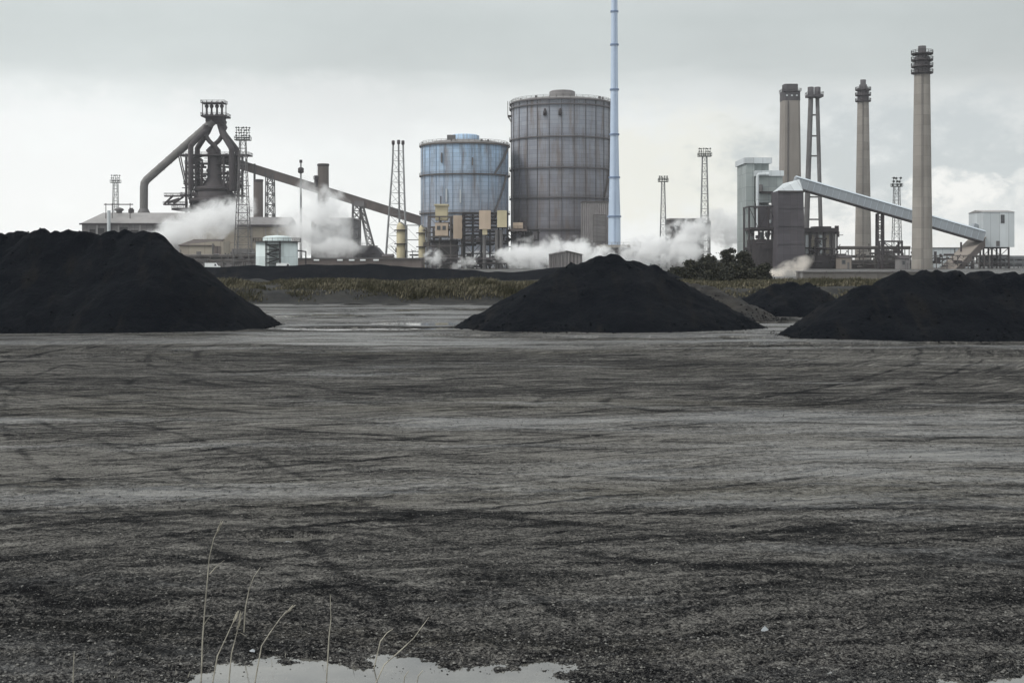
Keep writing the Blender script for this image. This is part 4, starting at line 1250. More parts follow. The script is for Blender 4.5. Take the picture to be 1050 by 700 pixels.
MB().bx(xx_(441,Y), xx_(471,Y), Y-7, Y+7, zz(247.5,Y)+.003, zz(246,Y)).build('housing_roof', M['steel_black'], t)
MB().bx(xx_(448,Y), xx_(463,Y), Y-6.2, Y-6.003, 0, zz(254,Y)).build('doorway', M['dark_open'], t)
clutter(t, 'pipework', 436, 474, 222, 262, Y, 12, 40, M['rail'], 12)
MB().bx(xx_(465.6,Y), xx_(474.6,Y), Y-7.6, Y-3, zz(245,Y), zz(221.5,Y)).build('duct_casing', M['clad_tan'], t)
cyl_between(452, 232, 201, Y, .35, .25).build('vent_pole', M['steel'], t)

Y = 552
t = px_root('process_frame', 500, Y, 'open black pipe frame with two tan ducts between the gasholders', 'steelwork')
trestle(t, 476, 520, (219,226,233,241,250,260), Y, 12, 6, M['steel_black'], .6)
for (p0, p1, q0, q1) in ((491.8,503.4,216.5,235.5), (510,519.8,216.5,233.5)):
    d_ = MB().bx(xx_(p0,Y), xx_(p1,Y), Y-8.5, Y-6.4, zz(q1,Y), zz(q0,Y)).build('duct_casing', M['clad_tan'] if p0 < 500 else M['clad_cream'], t)
MB().bx(xx_(495,Y), xx_(500,Y), Y-8, Y-6.6, zz(241,Y), zz(235.5,Y)).build('duct_outlet', M['clad_cream'], t)
for px in (497, 509.5, 514):
    MB().tube([V(xx_(px,Y),Y-7,0), V(xx_(px,Y),Y-7,zz(236,Y))], .8, 10).build('riser_pipe', M['steel_grey'], t)
for q in (222, 229, 237.5, 247): platform(t, xx_(474.5,Y), xx_(509,Y), Y-6.5, Y+6.5, zz(q,Y), M['steel'], 'grating_deck', .4)
clutter(t, 'pipework', 475, 520, 236, 252, Y, 12, 45, M['steel_black'], 13)
clutter(t, 'pipework', 476, 518, 262, 274, Y, 12, 50, M['steel_black'], 15)
Y = 556
t = px_root('process_frame', 536, Y, 'lower open black frame with a brown deck left of the corrugated shed', 'steelwork')
trestle(t, 521, 552, (236,246,253,262), Y, 12, 5, M['steel_black'], .5, False)
platform(t, xx_(522,Y), xx_(540,Y), Y-7, Y+7, zz(235,Y), M['brown_clad'], 'brown_deck', 1.0)
MB().bx(xx_(526,Y), xx_(536,Y), Y-5, Y+5, zz(234.4,Y), zz(228.5,Y)).build('deck_cabin', M['clad_tan'], t)
MB().bx(xx_(538,Y), xx_(546,Y), Y-5, Y+5, 0, zz(238,Y)).build('lift_tower', M['steel_black'], t)
clutter(t, 'pipework', 521, 552, 236, 246, Y, 12, 26, M['steel'], 14)
clutter(t, 'pipework', 521, 556, 260, 274, Y, 12, 16, M['steel_black'], 16)
# far low line of pipes along the ground
Y = 545
t = px_root('pipe_rack', 470, Y, 'low dark pipe rack at the foot of the blue gasholder', 'pipe rack')
trestle(t, 428, 560, (266.5,270.5), Y, 4, 14, M['steel_black'], .4, False)
for q in (265.4, 266, 270): MB().tube([V(xx_(426,Y),Y+R.uniform(-1.5,1.5),zz(q,Y)), V(xx_(562,Y),Y+R.uniform(-1.5,1.5),zz(q,Y))], .55, 8).build('pipe', M['steel'], t)

# corrugated shed
Y = 330
t = px_root('corrugated_shed', 580, Y, 'small grey corrugated shed behind the twin humped coal heap', 'shed')
MB().extrude([(xx_(563.5,Y),0),(xx_(597,Y),0),(xx_(597,Y),zz(261.3,Y)),(xx_(581,Y),zz(257.6,Y)),(xx_(563.5,Y),zz(261,Y))], Y, Y+7).build('wall', M['shed'], t)
b = MB()
for (a, q0, c, q1) in ((562.6,261.2,581,257.5), (581,257.5,598,261.5)):
    b.beam((xx_(a,Y),Y+3.4,zz(q0,Y)+.12), (xx_(c,Y),Y+3.4,zz(q1,Y)+.12), 7.6, .12)
b.build('roof', M['steel_grey'], t)
for k in range(9): MB().bx(xx_(565+k*3.75,Y), xx_(565.5+k*3.75,Y), Y-.1, Y-.003, 0, zz(261.6,Y)).build('wall_rib', M['steel_grey'], t)

# ------------------------------------------------------------------ middle masts
light_mast(680, 180.5, 186.5, 600, 3, 7.5, 3, 4, 'shorter lattice mast with a small lamp head right of the blue stack', 10)
light_mast(722.5, 152, 160.5, 580, 4.5, 9.5, 3, 6, 'middle lattice mast with two lamp rows rising from the steam', 13.5)
Y = 640
t = px_root('grey_house', 704, Y, 'small flat roofed grey house behind the steam between two masts', 'building')
MB().bx(xx_(687,Y), xx_(722,Y), Y, Y+16, 0, zz(225.5,Y)).build('wall', M['clad_grey'], t)
MB().bx(xx_(686,Y), xx_(723,Y), Y-.6, Y+16.6, zz(225.5,Y)+.003, zz(223.8,Y)).build('roof', M['clad_roof'], t)
for px in (690, 699, 708): window_part(t, xx_(px,Y), xx_(px+5,Y), zz(236,Y), zz(229.5,Y), Y, 'window', None, M['steel_grey'])
trestle(t, 714, 727, (226,236,247,258), Y-6, 6, 2, M['steel'], .5)
MB().bx(xx_(713,Y-6), xx_(728,Y-6), Y-9, Y-3, zz(240,Y-6), zz(228,Y-6)).build('hopper', M['steel'], t)
Y = 690
van(664, 560, 'white van at the end of the blue stack base', H=2.6)

# ------------------------------------------------------------------ sinter plant on the right
Y = 560; s = S(Y)
t = px_root('plant_tower', 780, Y, 'tall pale green grey plant tower stepped on its right', 'building')
MB().bx(xx_(765,Y), xx_(773.5,Y), Y, Y+22, 0, zz(167.5,Y)).build('tower_wall', M['clad_teal'], t)
MB().bx(xx_(773.5,Y)+.004, xx_(789.5,Y), Y+2.5, Y+22, zz(232,Y), zz(167.5,Y)).build('tower_wall', M['clad_teal'], t)
MB().bx(xx_(763.2,Y), xx_(791.3,Y), Y-.8, Y+23, zz(167.5,Y)+.003, zz(161.8,Y)).build('roof_fascia', M['clad_light'], t)
MB().bx(xx_(768,Y), xx_(787,Y), Y+3, Y+18, zz(161.8,Y)+.002, zz(161,Y)).build('roof_deck', M['clad_roof'], t)
MB().bx(xx_(774.5,Y), xx_(801,Y), Y-3, Y+2.4, zz(208,Y), zz(181,Y)).build('annex_wall', M['clad_teal'], t)
MB().bx(xx_(773,Y), xx_(802,Y), Y-3.8, Y+2.45, zz(181,Y)+.003, zz(175.5,Y)).build('annex_roof', M['clad_light'], t)
MB().tube([V(xx_(774.8,Y),Y-4.6,zz(235,Y)), V(xx_(774.8,Y),Y-4.6,zz(181,Y)), V(xx_(776,Y),Y-4.6,zz(179.6,Y)), V(xx_(786,Y),Y-4.6,zz(179.4,Y))], 1.6*s, 12).build('vent_duct', M['clad_light'], t)
MB().bx(xx_(777,Y), xx_(797,Y), Y-4.4, Y-3.003, zz(198.5,Y), zz(196.6,Y)).build('conveyor_slot', M['steel'], t)
cyl_between(778, 197, 190, Y, .9, .9, dy=-4.5).build('fan_unit', M['steel_grey'], t)
MB().bx(xx_(775,Y), xx_(795,Y), Y-5, Y+2.3, zz(233,Y), zz(213,Y)).build('dust_box', M['silo'], t)
MB().add([(xx_(775,Y),Y-5,zz(213,Y)+.01),(xx_(795,Y),Y-5,zz(213,Y)+.01),(xx_(795,Y),Y+2,zz(213,Y)+.01),(xx_(775,Y),Y+2,zz(213,Y)+.01),(xx_(779,Y),Y,zz(210,Y)),(xx_(792,Y),Y,zz(210,Y))],
         [(0,1,5,4),(2,3,4,5),(1,2,5),(3,0,4),(0,3,2,1)]).build('dust_box_roof', M['clad_light'], t)
cyl_between(789.5, 236, 215, Y, .9, .9, dy=-6).build('down_pipe', M['galv'], t)
cyl_between(789.5, 229, 226, Y, 1.5, 1.5, dy=-6).build('pipe_valve', M['clad_light'], t)
trestle(t, 765.5, 795, (212.5,236,254,266), Y-5, 12, 4, M['steel'], .7)
MB().bx(xx_(764.6,Y), xx_(796,Y), Y-12.5, Y+2.2, zz(236,Y), zz(233.8,Y)).build('floor_slab', M['steel'], t)
MB().bx(xx_(766,Y), xx_(796,Y), Y-11, Y+8, 0, zz(246,Y)).build('base_block', M['steel'], t)
for px in (777, 783.5): MB().lathe((xx_(px,Y),Y-8), [(1.2,zz(238,Y)),(1.2,zz(241,Y)),(.4,zz(246,Y))], 10).build('hopper', M['galv'], t)
clutter(t, 'pipework', 768, 795, 240, 264, Y-9, 6, 30, M['steel'], 17)

Y = 545; s = S(Y)
t = px_root('dark_silo', 807.5, Y, 'dark violet grey silo block with pale capped top under the conveyor head', 'silo')
MB().add([(xx_(794,Y),Y-6,0),(xx_(822.5,Y),Y-6,0),(xx_(822.5,Y),Y+8,0),(xx_(794,Y),Y+8,0),(xx_(795,Y),Y-6,zz(196.5,Y)),(xx_(820.5,Y),Y-6,zz(196.5,Y)),(xx_(820.5,Y),Y+8,zz(196.5,Y)),(xx_(795,Y),Y+8,zz(196.5,Y))],
         [(0,1,5,4),(1,2,6,5),(2,3,7,6),(3,0,4,7),(4,5,6,7),(0,3,2,1)]).build('silo_body', M['silo'], t)
MB().add([(xx_(795.5,Y),Y-5.6,zz(196.4,Y)),(xx_(820.5,Y),Y-5.6,zz(196.4,Y)),(xx_(820.5,Y),Y+7,zz(196.4,Y)),(xx_(795.5,Y),Y+7,zz(196.4,Y)),
          (xx_(806,Y),Y-3,zz(187.5,Y)),(xx_(818,Y),Y-3,zz(184.5,Y)),(xx_(818,Y),Y+6,zz(184.5,Y)),(xx_(806,Y),Y+6,zz(187.5,Y))],
         [(0,1,5,4),(1,2,6,5),(2,3,7,6),(3,0,4,7),(4,5,6,7),(0,3,2,1)]).build('conveyor_hood', M['clad_light'], t)
MB().bx(xx_(794.4,Y), xx_(821.2,Y), Y-6.5, Y-6.003, zz(198.2,Y), zz(196.3,Y)).build('top_band', M['steel'], t)
for q in (214, 232, 250): MB().bx(xx_(794.2,Y), xx_(822,Y), Y-6.25, Y-6.004, zz(q,Y)-.2, zz(q,Y)+.2).build('wall_band', M['silo'], t)

# square chimney
Y = 640; s = S(Y)
t = px_root('square_chimney', 810, Y, 'broad square concrete chimney behind the plant tower', 'chimney')
x = xx_(810,Y)
def sq_frustum(x, Y, w0, w1, d0, d1, z0, z1, ch=.12):
    def rg(w_, d_, z):
        c = ch*w_
        return [(x-w_/2+c,Y-d_/2,z),(x+w_/2-c,Y-d_/2,z),(x+w_/2,Y-d_/2+c,z),(x+w_/2,Y+d_/2-c,z),(x+w_/2-c,Y+d_/2,z),(x-w_/2+c,Y+d_/2,z),(x-w_/2,Y+d_/2-c,z),(x-w_/2,Y-d_/2+c,z)]
    v_ = rg(w0,d0,z0) + rg(w1,d1,z1)
    return MB().add(v_, [tuple(range(8))[::-1], tuple(range(8,16))] + [(i,(i+1)%8,8+(i+1)%8,8+i) for i in range(8)])
sq_frustum(x, Y, 21.5*s, 17.6*s, 21.5*s, 17.6*s, 0, zz(104,Y)).build('shaft', M['conc_sq'], t)
sq_frustum(x, Y, 18.0*s, 18.0*s, 18.0*s, 18.0*s, zz(104,Y)+.004, zz(95,Y)).build('dark_cap', M['conc_dark'], t)
sq_frustum(x, Y, 14*s, 14*s, 14*s, 14*s, zz(95,Y)+.003, zz(87,Y)).build('flue_top', M['conc_dark'], t)
for px in (805, 810, 815): MB().bx(xx_(px,Y)-.4, xx_(px,Y)+.4, Y-9.2*s, Y-9.003*s, zz(99.8,Y), zz(98.4,Y)).build('cap_vent', M['clad_light'], t)
MB().beam((xx_(806.2,Y),Y-9.2*s,zz(104.5,Y)), (xx_(805.2,Y),Y-10.85*s,0), .35).build('ladder', M['conc_dark'], t)
platform(t, xx_(801,Y), xx_(819.5,Y), Y-9.8*s, Y+9.8*s, zz(95,Y)+.3, M['conc_dark'], 'cap_walkway', .25)

# twin pipe flare tower
Y = 620; s = S(Y)
t = px_root('twin_flue', 834, Y, 'two dark leaning flues joined by rungs right of the square chimney', 'chimney')
for (a, c, r0, r1) in ((831.3, 825.5, 2.5, 2.9), (838.2, 842.6, 2.0, 2.1)):
    MB().tube([V(xx_(c,Y),Y,0), V(xx_(a,Y),Y,zz(104,Y)), V(xx_(a,Y),Y,zz(89.5,Y))], [r1*s, r0*s, r0*s], 14).build('flue', M['steel_grey'], t)
    MB().lathe((xx_(a,Y),Y), [(2.6*s,zz(101,Y)),(3.2*s,zz(99,Y)),(3.2*s,zz(89.5,Y)),(2.2*s,zz(89.3,Y)),(2.2*s,zz(92,Y))], 14).build('flue_tip', M['conc_dark'], t)
platform(t, xx_(827,Y), xx_(843,Y), Y-3, Y+3, zz(97.5,Y), M['conc_dark'], 'tip_platform', 1.2)
for q in (118, 139.5, 160, 202, 225):
    f = (q-104)/(274-104)
    MB().beam((xx_(831.3-5.8*f,Y),Y,zz(q,Y)), (xx_(838.2+4.4*f,Y),Y,zz(q,Y)), .7, .75).build('tie_beam', M['steel_grey'], t)
# machinery house at their feet
Y = 555
t = px_root('machinery_house', 840, Y, 'low dark machinery house with pale streaked panels right of the dark silo', 'building')
MB().bx(xx_(823,Y), xx_(857,Y), Y, Y+14, zz(262,Y), zz(238,Y)).build('wall', M['shed'], t)
MB().bx(xx_(821,Y), xx_(859,Y), Y-2, Y+16, zz(238,Y)+.003, zz(233.8,Y)).build('roof', M['steel'], t)
MB().bx(xx_(836,Y), xx_(853,Y), Y+1, Y+9, zz(233.8,Y)+.002, zz(232,Y)).build('roof_plant', M['steel'], t)
cyl_between(858, 240, 231.5, Y, .9, .9).build('vent', M['steel'], t)
MB().bx(xx_(818,Y), xx_(862,Y), Y-2, Y+16, 0, zz(262,Y)-.003).build('base_block', M['steel'], t)
for px in (826, 832, 840, 847): MB().bx(xx_(px,Y), xx_(px+3,Y), Y-.2, Y-.003, zz(260,Y), zz(241,Y)).build('pale_panel', M['clad_light'] if px in (826,840) else M['clad_beige'], t)
for px in (823, 829.5, 836.5, 844, 851.5, 857): MB().bx(xx_(px,Y), xx_(px,Y)+.6, Y-1.2, Y-.6, zz(262,Y), zz(238,Y)).build('column', M['steel'], t)
clutter(t, 'pipework', 822, 862, 240, 270, Y-3, 5, 45, M['steel'], 21)

# round chimneys with ringed tops
def ring_chimney(px, Y, pyt, r0, r1, label, rings, capq):
    s = S(Y); x = xx_(px,Y)
    t = px_root('ringed_chimney', px, Y, label, 'chimney', 'ringed concrete chimneys')
    zt = zz(capq, Y)
    MB().lathe((x,Y), [(r1*s,0),(r1*s*.97,4),(r0*s,zt)], 40).build('shaft', M['conc'], t)
    h = (capq-pyt)
    MB().lathe((x,Y), [(r0*s+.02,zt+.003),(r0*s*1.0,zz(capq-h*.62,Y)),(r0*s*.72,zz(capq-h*.64,Y)),(r0*s*.68,zz(capq-h*.78,Y)),(r0*s*.5,zz(capq-h*.8,Y)),(r0*s*.5,zz(pyt,Y)),(.1,zz(pyt,Y)-.2)], 32).build('cap', M['conc_dark'], t)
    for q in rings:
        z = zz(q,Y)
        o = MB().ring((x,Y), r0*s*.6, r0*s*1.38, z-.25, z+.2, 32).build('gallery_ring', M['steel'], t)
        b = MB(); railing(b, [V(x+r0*s*1.36*math.cos(a_), Y+r0*s*1.36*math.sin(a_), z+.2) for a_ in [i*2*math.pi/20 for i in range(20)]], 1.2, .13, True, 2.5)
        b.build('railing', M['steel'], o)
    b = MB()
    for sx in (-.25,.25): b.beam((x+sx-r1*s*.3,Y-r1*s-.15,0),(x+sx-r0*s*.3,Y-r0*s-.1,zt), .1)
    b.build('ladder', M['conc_dark'], t)
    return t
ring_chimney(885, 640, 82, 5.7, 8.6, 'slender ringed chimney behind the pale sloping conveyor', (92.5,98,104), 105)
ring_chimney(945.5, 520, 47.5, 7.9, 10.6, 'tallest ringed chimney standing in front of the pale conveyor', (55.5,62,68.5,75), 77)

# ------------------------------------------------------------------ pale conveyor on the right
Y = 562; s = S(Y)
t = px_root('conveyor_gallery', 910, Y, 'pale blue grey sloping conveyor gallery crossing behind the tallest chimney', 'conveyor')
p0, p1 = V(xx_(812,Y),Y-4,zz(187.5,Y)), V(xx_(1004,Y),Y-4,zz(243,Y))
MB().beam(p0, p1, 5.0, 10*s).build('gallery_body', M['conv_side'], t)
d = (p1-p0).normalized(); nrm = V(-d.z,0,d.x)
b = MB()
b.add([p0+nrm*5.05*s+V(0,-2.8,0), p1+nrm*5.05*s+V(0,-2.8,0), p1+nrm*5.05*s+V(0,2.8,0), p0+nrm*5.05*s+V(0,2.8,0), p0+nrm*7.2*s, p1+nrm*7.2*s], [(0,1,5,4),(2,3,4,5),(1,2,5),(3,0,4),(0,3,2,1)])
b.build('gallery_roof', M['conv_roof'], t)
MB().beam(p0-nrm*5.3*s-V(0,0,0), p1-nrm*5.3*s, 5.6, .5).build('gallery_underside', M['steel'], t)
b = MB()
for k in range(1, 30):
    q = p0.lerp(p1, k/30)-V(0,2.56,0); b.beam(q-nrm*4.9*s, q+nrm*4.9*s, .12)
b.build('gallery_rib', M['conv_roof'], t)
lat = lattice_legs(MB(), xx_(899.5,Y), Y-4, 0, zz(219.5,Y), 6*s, 5.5*s, .3, 12, .7); lat.build('support_tower', M['steel'], t)
# transfer house on legs
Y = 570; s = S(Y)
t = px_root('transfer_house', 1018, Y, 'pale boxy transfer house on braced legs at the conveyor foot', 'building')
xa, xm, xb = xx_(1001.5,Y), xx_(1017,Y), xx_(1033,Y); zb_, zt_ = zz(253.5,Y), zz(218,Y)
MB().bx(xa, xb, Y-8, Y+10, zb_, zt_).build('wall', M['clad_light'], t)
MB().add([(xa-.3,Y-8.3,zt_+.003),(xb+.3,Y-8.3,zt_+.003),(xb+.3,Y+10.3,zt_+.003),(xa-.3,Y+10.3,zt_+.003),(xa-.3,Y+1,zt_+1.1),(xb+.3,Y+1,zt_+1.1)], [(0,1,5,4),(2,3,4,5),(1,2,5),(3,0,4),(0,3,2,1)]).build('roof', M['clad_roof'], t)
window_part(t, xx_(1026.5,Y-8), xx_(1029.6,Y-8), zz(228.5,Y-8), zz(220.5,Y-8), Y-8, 'window', None, M['steel_grey'])
MB().bx(xx_(1021.5,Y-8), xx_(1025,Y-8), Y-8.2, Y-8.003, zz(252.4,Y-8), zz(247,Y-8)).build('door', M['steel_grey'], t)
trestle(t, 1002.5, 1028, (254.2,262,270), Y, 14, 4, M['steel'], .65)
MB().beam((xx_(1000,Y),Y+.01,zz(230,Y)), (xx_(994,Y),Y+.01,zz(242,Y)), 5, 4.5*s).build('inlet_hood', M['conv_side'], t)
# lower inclined conveyor
Y = 575; s = S(Y)
t = px_root('inclined_conveyor', 985, Y, 'brown inclined conveyor dropping from the transfer house to the ground', 'conveyor')
p0, p1 = V(xx_(1002,Y-5),Y-9,zz(246,Y-5)), V(xx_(966,Y-30),Y-34,zz(283,Y-30))
MB().beam(p0, p1, 6.5, 8*s).build('gallery_body', M['brown_clad'], t)
d = (p1-p0).normalized(); nrm = V(-d.z,0,d.x) if -d.z*1 > 0 else V(d.z,0,-d.x)
up_ = Vector((0,0,1)) - d*d.z; up_.normalize()
MB().beam(p0+up_*4.3*s, p1+up_*4.3*s, 7.2, .4).build('gallery_roof', M['brown_light'], t)
lt = d.cross(up_).normalized()
sd_ = lt if lt.x < 0 else -lt
MB().beam(p0+sd_*3.5, p1+sd_*3.5, .3, 6.5*s).build('side_sheet', M['clad_light'], t)

Y = 600
t = px_root('pale_building', 975, Y, 'wide pale low building behind the foot of the inclined conveyor', 'building')
MB().bx(xx_(951,Y), xx_(997,Y), Y, Y+24, 0, zz(254.5,Y)).build('wall', M['clad_light'], t)
MB().bx(xx_(950.5,Y), xx_(997.5,Y), Y-.4, Y+24.4, zz(254.5,Y)+.003, zz(253.6,Y)).build('roof', M['clad_roof'], t)
MB().bx(xx_(978.5,Y), xx_(979.3,Y), Y-.2, Y-.003, 0, zz(255,Y)).build('downpipe', M['steel_grey'], t)

light_mast(919.5, 182, 191.5, 610, 5, 9, 3, 3, 'lattice mast with a small double lamp deck between the two ringed chimneys', 10.5)
# trestles and pipes in the right foreground of the plant
Y = 548
t = px_root('pipe_trestle', 880, Y, 'long rusty pipe trestle passing the foot of the slender chimney', 'pipe bridge')
trestle(t, 860, 930, (254.5,264,270), Y, 6, 7, M['rail'], .32, False)
for q, rr in ((253.4,.45),(255,.35),(263,.6),(268.5,.9),(271,.6)): MB().tube([V(xx_(858,Y),Y+R.uniform(-2,2),zz(q,Y)), V(xx_(932,Y),Y+R.uniform(-2,2),zz(q,Y))], rr, 8).build('pipe', M['rail'], t)
MB().bx(xx_(860,Y), xx_(932,Y), Y+4, Y+9, 0, zz(268,Y)).build('dwarf_wall', M['brown_clad'], t)
clutter(t, 'pipework', 858, 930, 256, 274, Y, 6, 55, M['rail'], 23)
Y = 540
t = px_root('steel_gantry', 912, Y, 'dark braced gantry with two legs left of the tallest chimney', 'steelwork')
trestle(t, 903, 923, (247.5,258,268), Y, 5, 2, M['steel'], .7)
b = MB()
b.beam((xx_(903,Y),Y-2.6,zz(248,Y)), (xx_(913,Y),Y-2.6,zz(256,Y)), .4); b.beam((xx_(923,Y),Y-2.6,zz(248,Y)), (xx_(913,Y),Y-2.6,zz(256,Y)), .4)
b.build('gantry_brace', M['steel'], t)
Y = 575
t = px_root('grey_cabin', 909, Y, 'small round topped grey cabin behind the braced gantry', 'cabin')
MB().bx(xx_(903,Y), xx_(916,Y), Y, Y+8, 0, zz(259,Y)).build('wall', M['clad_grey'], t)
MB().extrude([(xx_(902.5,Y),zz(259,Y)+.003),(xx_(916.5,Y),zz(259,Y)+.003),(xx_(915,Y),zz(257,Y)),(xx_(909,Y),zz(255.8,Y)),(xx_(904,Y),zz(257,Y))], Y-.3, Y+8.3).build('roof', M['clad_roof'], t)
Y = 580
t = px_root('pipe_rack', 1040, Y, 'pale pipe rack running out of the frame right of the transfer house', 'pipe rack')
trestle(t, 1020, 1090, (265,270), Y, 5, 9, M['galv'], .45)
for q, rr in ((264,.9),(265.6,.7),(269,.9),(271.6,.8)): MB().tube([V(xx_(1004,Y),Y+R.uniform(-2,2),zz(q,Y)), V(xx_(1095,Y),Y+R.uniform(-2,2),zz(q,Y))], rr, 8).build('pipe', M['galv'], t)

# low concrete wall and kerb before the right plant
Y = 230
t = px_root('retaining_wall', 880, Y, 'long low grey brown retaining wall below the right hand plant', 'wall')
MB().bx(xx_(818,Y), xx_(960,Y), Y, Y+1.2, -.1, zz(279,Y)).build('wall_panel', M['wall_grey'], t)
MB().bx(xx_(817.6,Y), xx_(960,Y), Y-.2, Y+1.4, zz(279,Y)+.003, zz(277.8,Y)).build('coping', M['clad_grey'], t)
for k in range(12): MB().bx(xx_(822+k*11,Y), xx_(822.6+k*11,Y), Y-.15, Y-.003, -.1, zz(279.2,Y)).build('wall_pier', M['wall_grey'], t)
van(292, 455, 'white van parked in front of the squat tank stair', H=2.7)
van(218, 500, 'white van parked before the beige shed', H=2.6)

# low plant along the foot of the works
Y = 530
t = px_root('pipe_rack', 205, Y, 'low rusty pipe rack in front of the casthouse foot', 'pipe rack')
trestle(t, 160, 262, (263,268), Y, 4, 10, M['rail'], .35, False)
for q, rr in ((262.3,.6),(264,.4),(267.4,.6)): MB().tube([V(xx_(156,Y),Y+R.uniform(-1.5,1.5),zz(q,Y)), V(xx_(262,Y),Y+R.uniform(-1.5,1.5),zz(q,Y))], rr, 8).build('pipe', M['rail'], t)
clutter(t, 'pipework', 160, 262, 258, 272, Y, 4, 40, M['steel_grey'], 31)
def hut(px0, px1, pyt, Y, label, m, roof):
    t = px_root('plant_hut', (px0+px1)/2, Y, label, 'hut', 'small huts along the works')
    x0, x1, z1 = xx_(px0,Y), xx_(px1,Y), zz(pyt,Y); dp = 8
    MB().bx(x0, x1, Y, Y+dp, 0, z1).build('wall', m, t)
    MB().add([(x0-.4,Y-.4,z1+.004),(x1+.4,Y-.4,z1+.004),(x1+.4,Y+dp+.4,z1+.004),(x0-.4,Y+dp+.4,z1+.004),(x0-.4,Y+dp/2,z1+1.1),(x1+.4,Y+dp/2,z1+1.1)], [(0,1,5,4),(2,3,4,5),(1,2,5),(3,0,4),(0,3,2,1)]).build('roof', roof, t)
    w_ = x1-x0
    MB().bx(x0+w_*.62, x0+w_*.8, Y-.12, Y-.003, 0, z1*.6).build('door', M['steel_grey'], t)
    window_part(t, x0+w_*.15, x0+w_*.42, z1*.45, z1*.75, Y, 'window', None, M['steel_grey'])
hut(168, 184, 264, 525, 'low pale blue white hut at the right foot of the long flat heap', M['white_tank'], M['clad_roof'])
hut(862, 873, 264, 535, 'small brown hut below the machinery house', M['brown_light'], M['steel'])
hut(924, 933, 265, 505, 'narrow grey hut tight against the left of the tallest chimney', M['clad_grey'], M['steel'])
hut(655, 676, 262, 600, 'grey hut inside the steam right of the blue stack', M['shed'], M['steel_grey'])
hut(392, 402, 263, 530, 'tiny dark hut left of the cream vessels', M['brown_clad'], M['steel'])
Y = 545
t = px_root('process_frame', 985, Y, 'low rusty frame of pipes under the foot of the inclined conveyor', 'steelwork')
trestle(t, 936, 1012, (262,270), Y, 6, 8, M['rail'], .35)
clutter(t, 'pipework', 936, 1012, 258, 274, Y, 6, 46, M['steel'], 33)

# ------------------------------------------------------------------ scrub and trees
lm, n, p, co = newmat('dark_scrub_leaves')
gi = n.new('ShaderNodeNewGeometry')
cr = n.new('ShaderNodeValToRGB'); n.link(gi.outputs['Random Per Island'], cr.inputs[0])
cr.color_ramp.elements[0].color = (.009,.011,.008,1); cr.color_ramp.elements[1].color = (.05,.048,.028,1)
cr.color_ramp.elements.new(.6).color = (.02,.022,.013,1)
n.link(cr.outputs[0], p.inputs['Base Color']); p.inputs['Roughness'].default_value = .75
bk = mat('bark', (.05,.042,.035), .9, .3, 2)
def tree(px, Y, pyt, wpx, label, seed, lobes=42):
    r = np.random.RandomState(seed); rr = random.Random(seed); s = S(Y)
    t = px_root('scrub_tree', px, Y, label, 'tree', 'dark scrub trees beyond the gap')
    x = xx_(px,Y); H = zz(pyt,Y); wd = wpx*s/2
    tb = MB(); tb.tube([V(x,Y,-.1), V(x+.2,Y,H*.3), V(x-.1,Y+.2,H*.62)], [H*.035,H*.026,H*.012], 8)
    cs_ = []
    for k in range(lobes):
        a_ = rr.uniform(0,6.28); q = rr.uniform(.05,1.0)
        f = rr.uniform(.08,.88)
        e = V(x+math.cos(a_)*wd*q*(1.1-f*.75), Y+math.sin(a_)*wd*q*(1.1-f*.75), H*f*.9)
        cs_.append((e, wd*rr.uniform(.12,.34)*(1.1-.4*f)))
        tb.tube([V(x,Y,H*min(.55,f*.6)), (V(x,Y,H*f*.6)+e)/2+V(0,0,.2), e], [H*.014,H*.01,H*.004], 5)
    for k in range(16):
        a_ = rr.uniform(0,6.28); q = rr.uniform(.1,.9)*wd; e = V(x+math.cos(a_)*q, Y+math.sin(a_)*q, H*rr.uniform(.7,1.12)*(1-.45*q/wd))
        tb.tube([V(x+math.cos(a_)*q*.5, Y+math.sin(a_)*q*.5, H*.3), e], [.035,.012], 4)
    tb.build('trunk', bk, t)
    P_ = []
    for (e, rad) in cs_:
        k = 170
        d_ = r.randn(k,3); d_ /= np.linalg.norm(d_,axis=1)[:,None]
        P_.append(np.array(e)[None] + r.randn(k,3)*rad*np.array([.75,.75,.5]))
    P_ = np.concatenate(P_)
    P_ = P_[P_[:,2] > .2]; k = len(P_)
    sz = .13+.16*r.rand(k,1)
    u = r.randn(k,3); u /= np.linalg.norm(u,axis=1)[:,None]
    w2 = np.cross(u, r.randn(k,3)); w2 /= np.linalg.norm(w2,axis=1)[:,None]
    vv = np.stack([P_-u*sz, P_+w2*sz*.6, P_+u*sz, P_-w2*sz*.6], 1).reshape(-1,3)
    ff = np.arange(4*k).reshape(-1,4)
    o = np_mesh('crown', vv, ff, lm, False, loc=(x,Y,0)); o.parent = t; o.location = (0,0,0)
for i, (px, Yt, pyt, wp, lb) in enumerate((
    (694, 215, 271, 26, 'low dark scrub clump just right of the twin humped heap'),
    (711, 222, 264, 26, 'dark scrub tree growing below the steam plume'),
    (727, 240, 258, 30, 'dark scrub tree growing under the middle lattice mast'),
    (746, 245, 249, 28, 'tallest dark scrub tree with a ragged flat crown'),
    (763, 238, 252, 24, 'dark scrub tree against the left side of the plant tower'),
    (704, 195, 272, 20, 'short olive scrub bush at the end of the grass bank'),
    (735, 200, 271, 34, 'broad olive scrub bush in front of the dark trees'),
    (758, 205, 268, 30, 'olive scrub bush nearest the plant tower base'),
    (781, 225, 268, 26, 'low dark scrub bush below the plant tower frame'))):
    tree(px, Yt, pyt, wp, lb, 50+i)

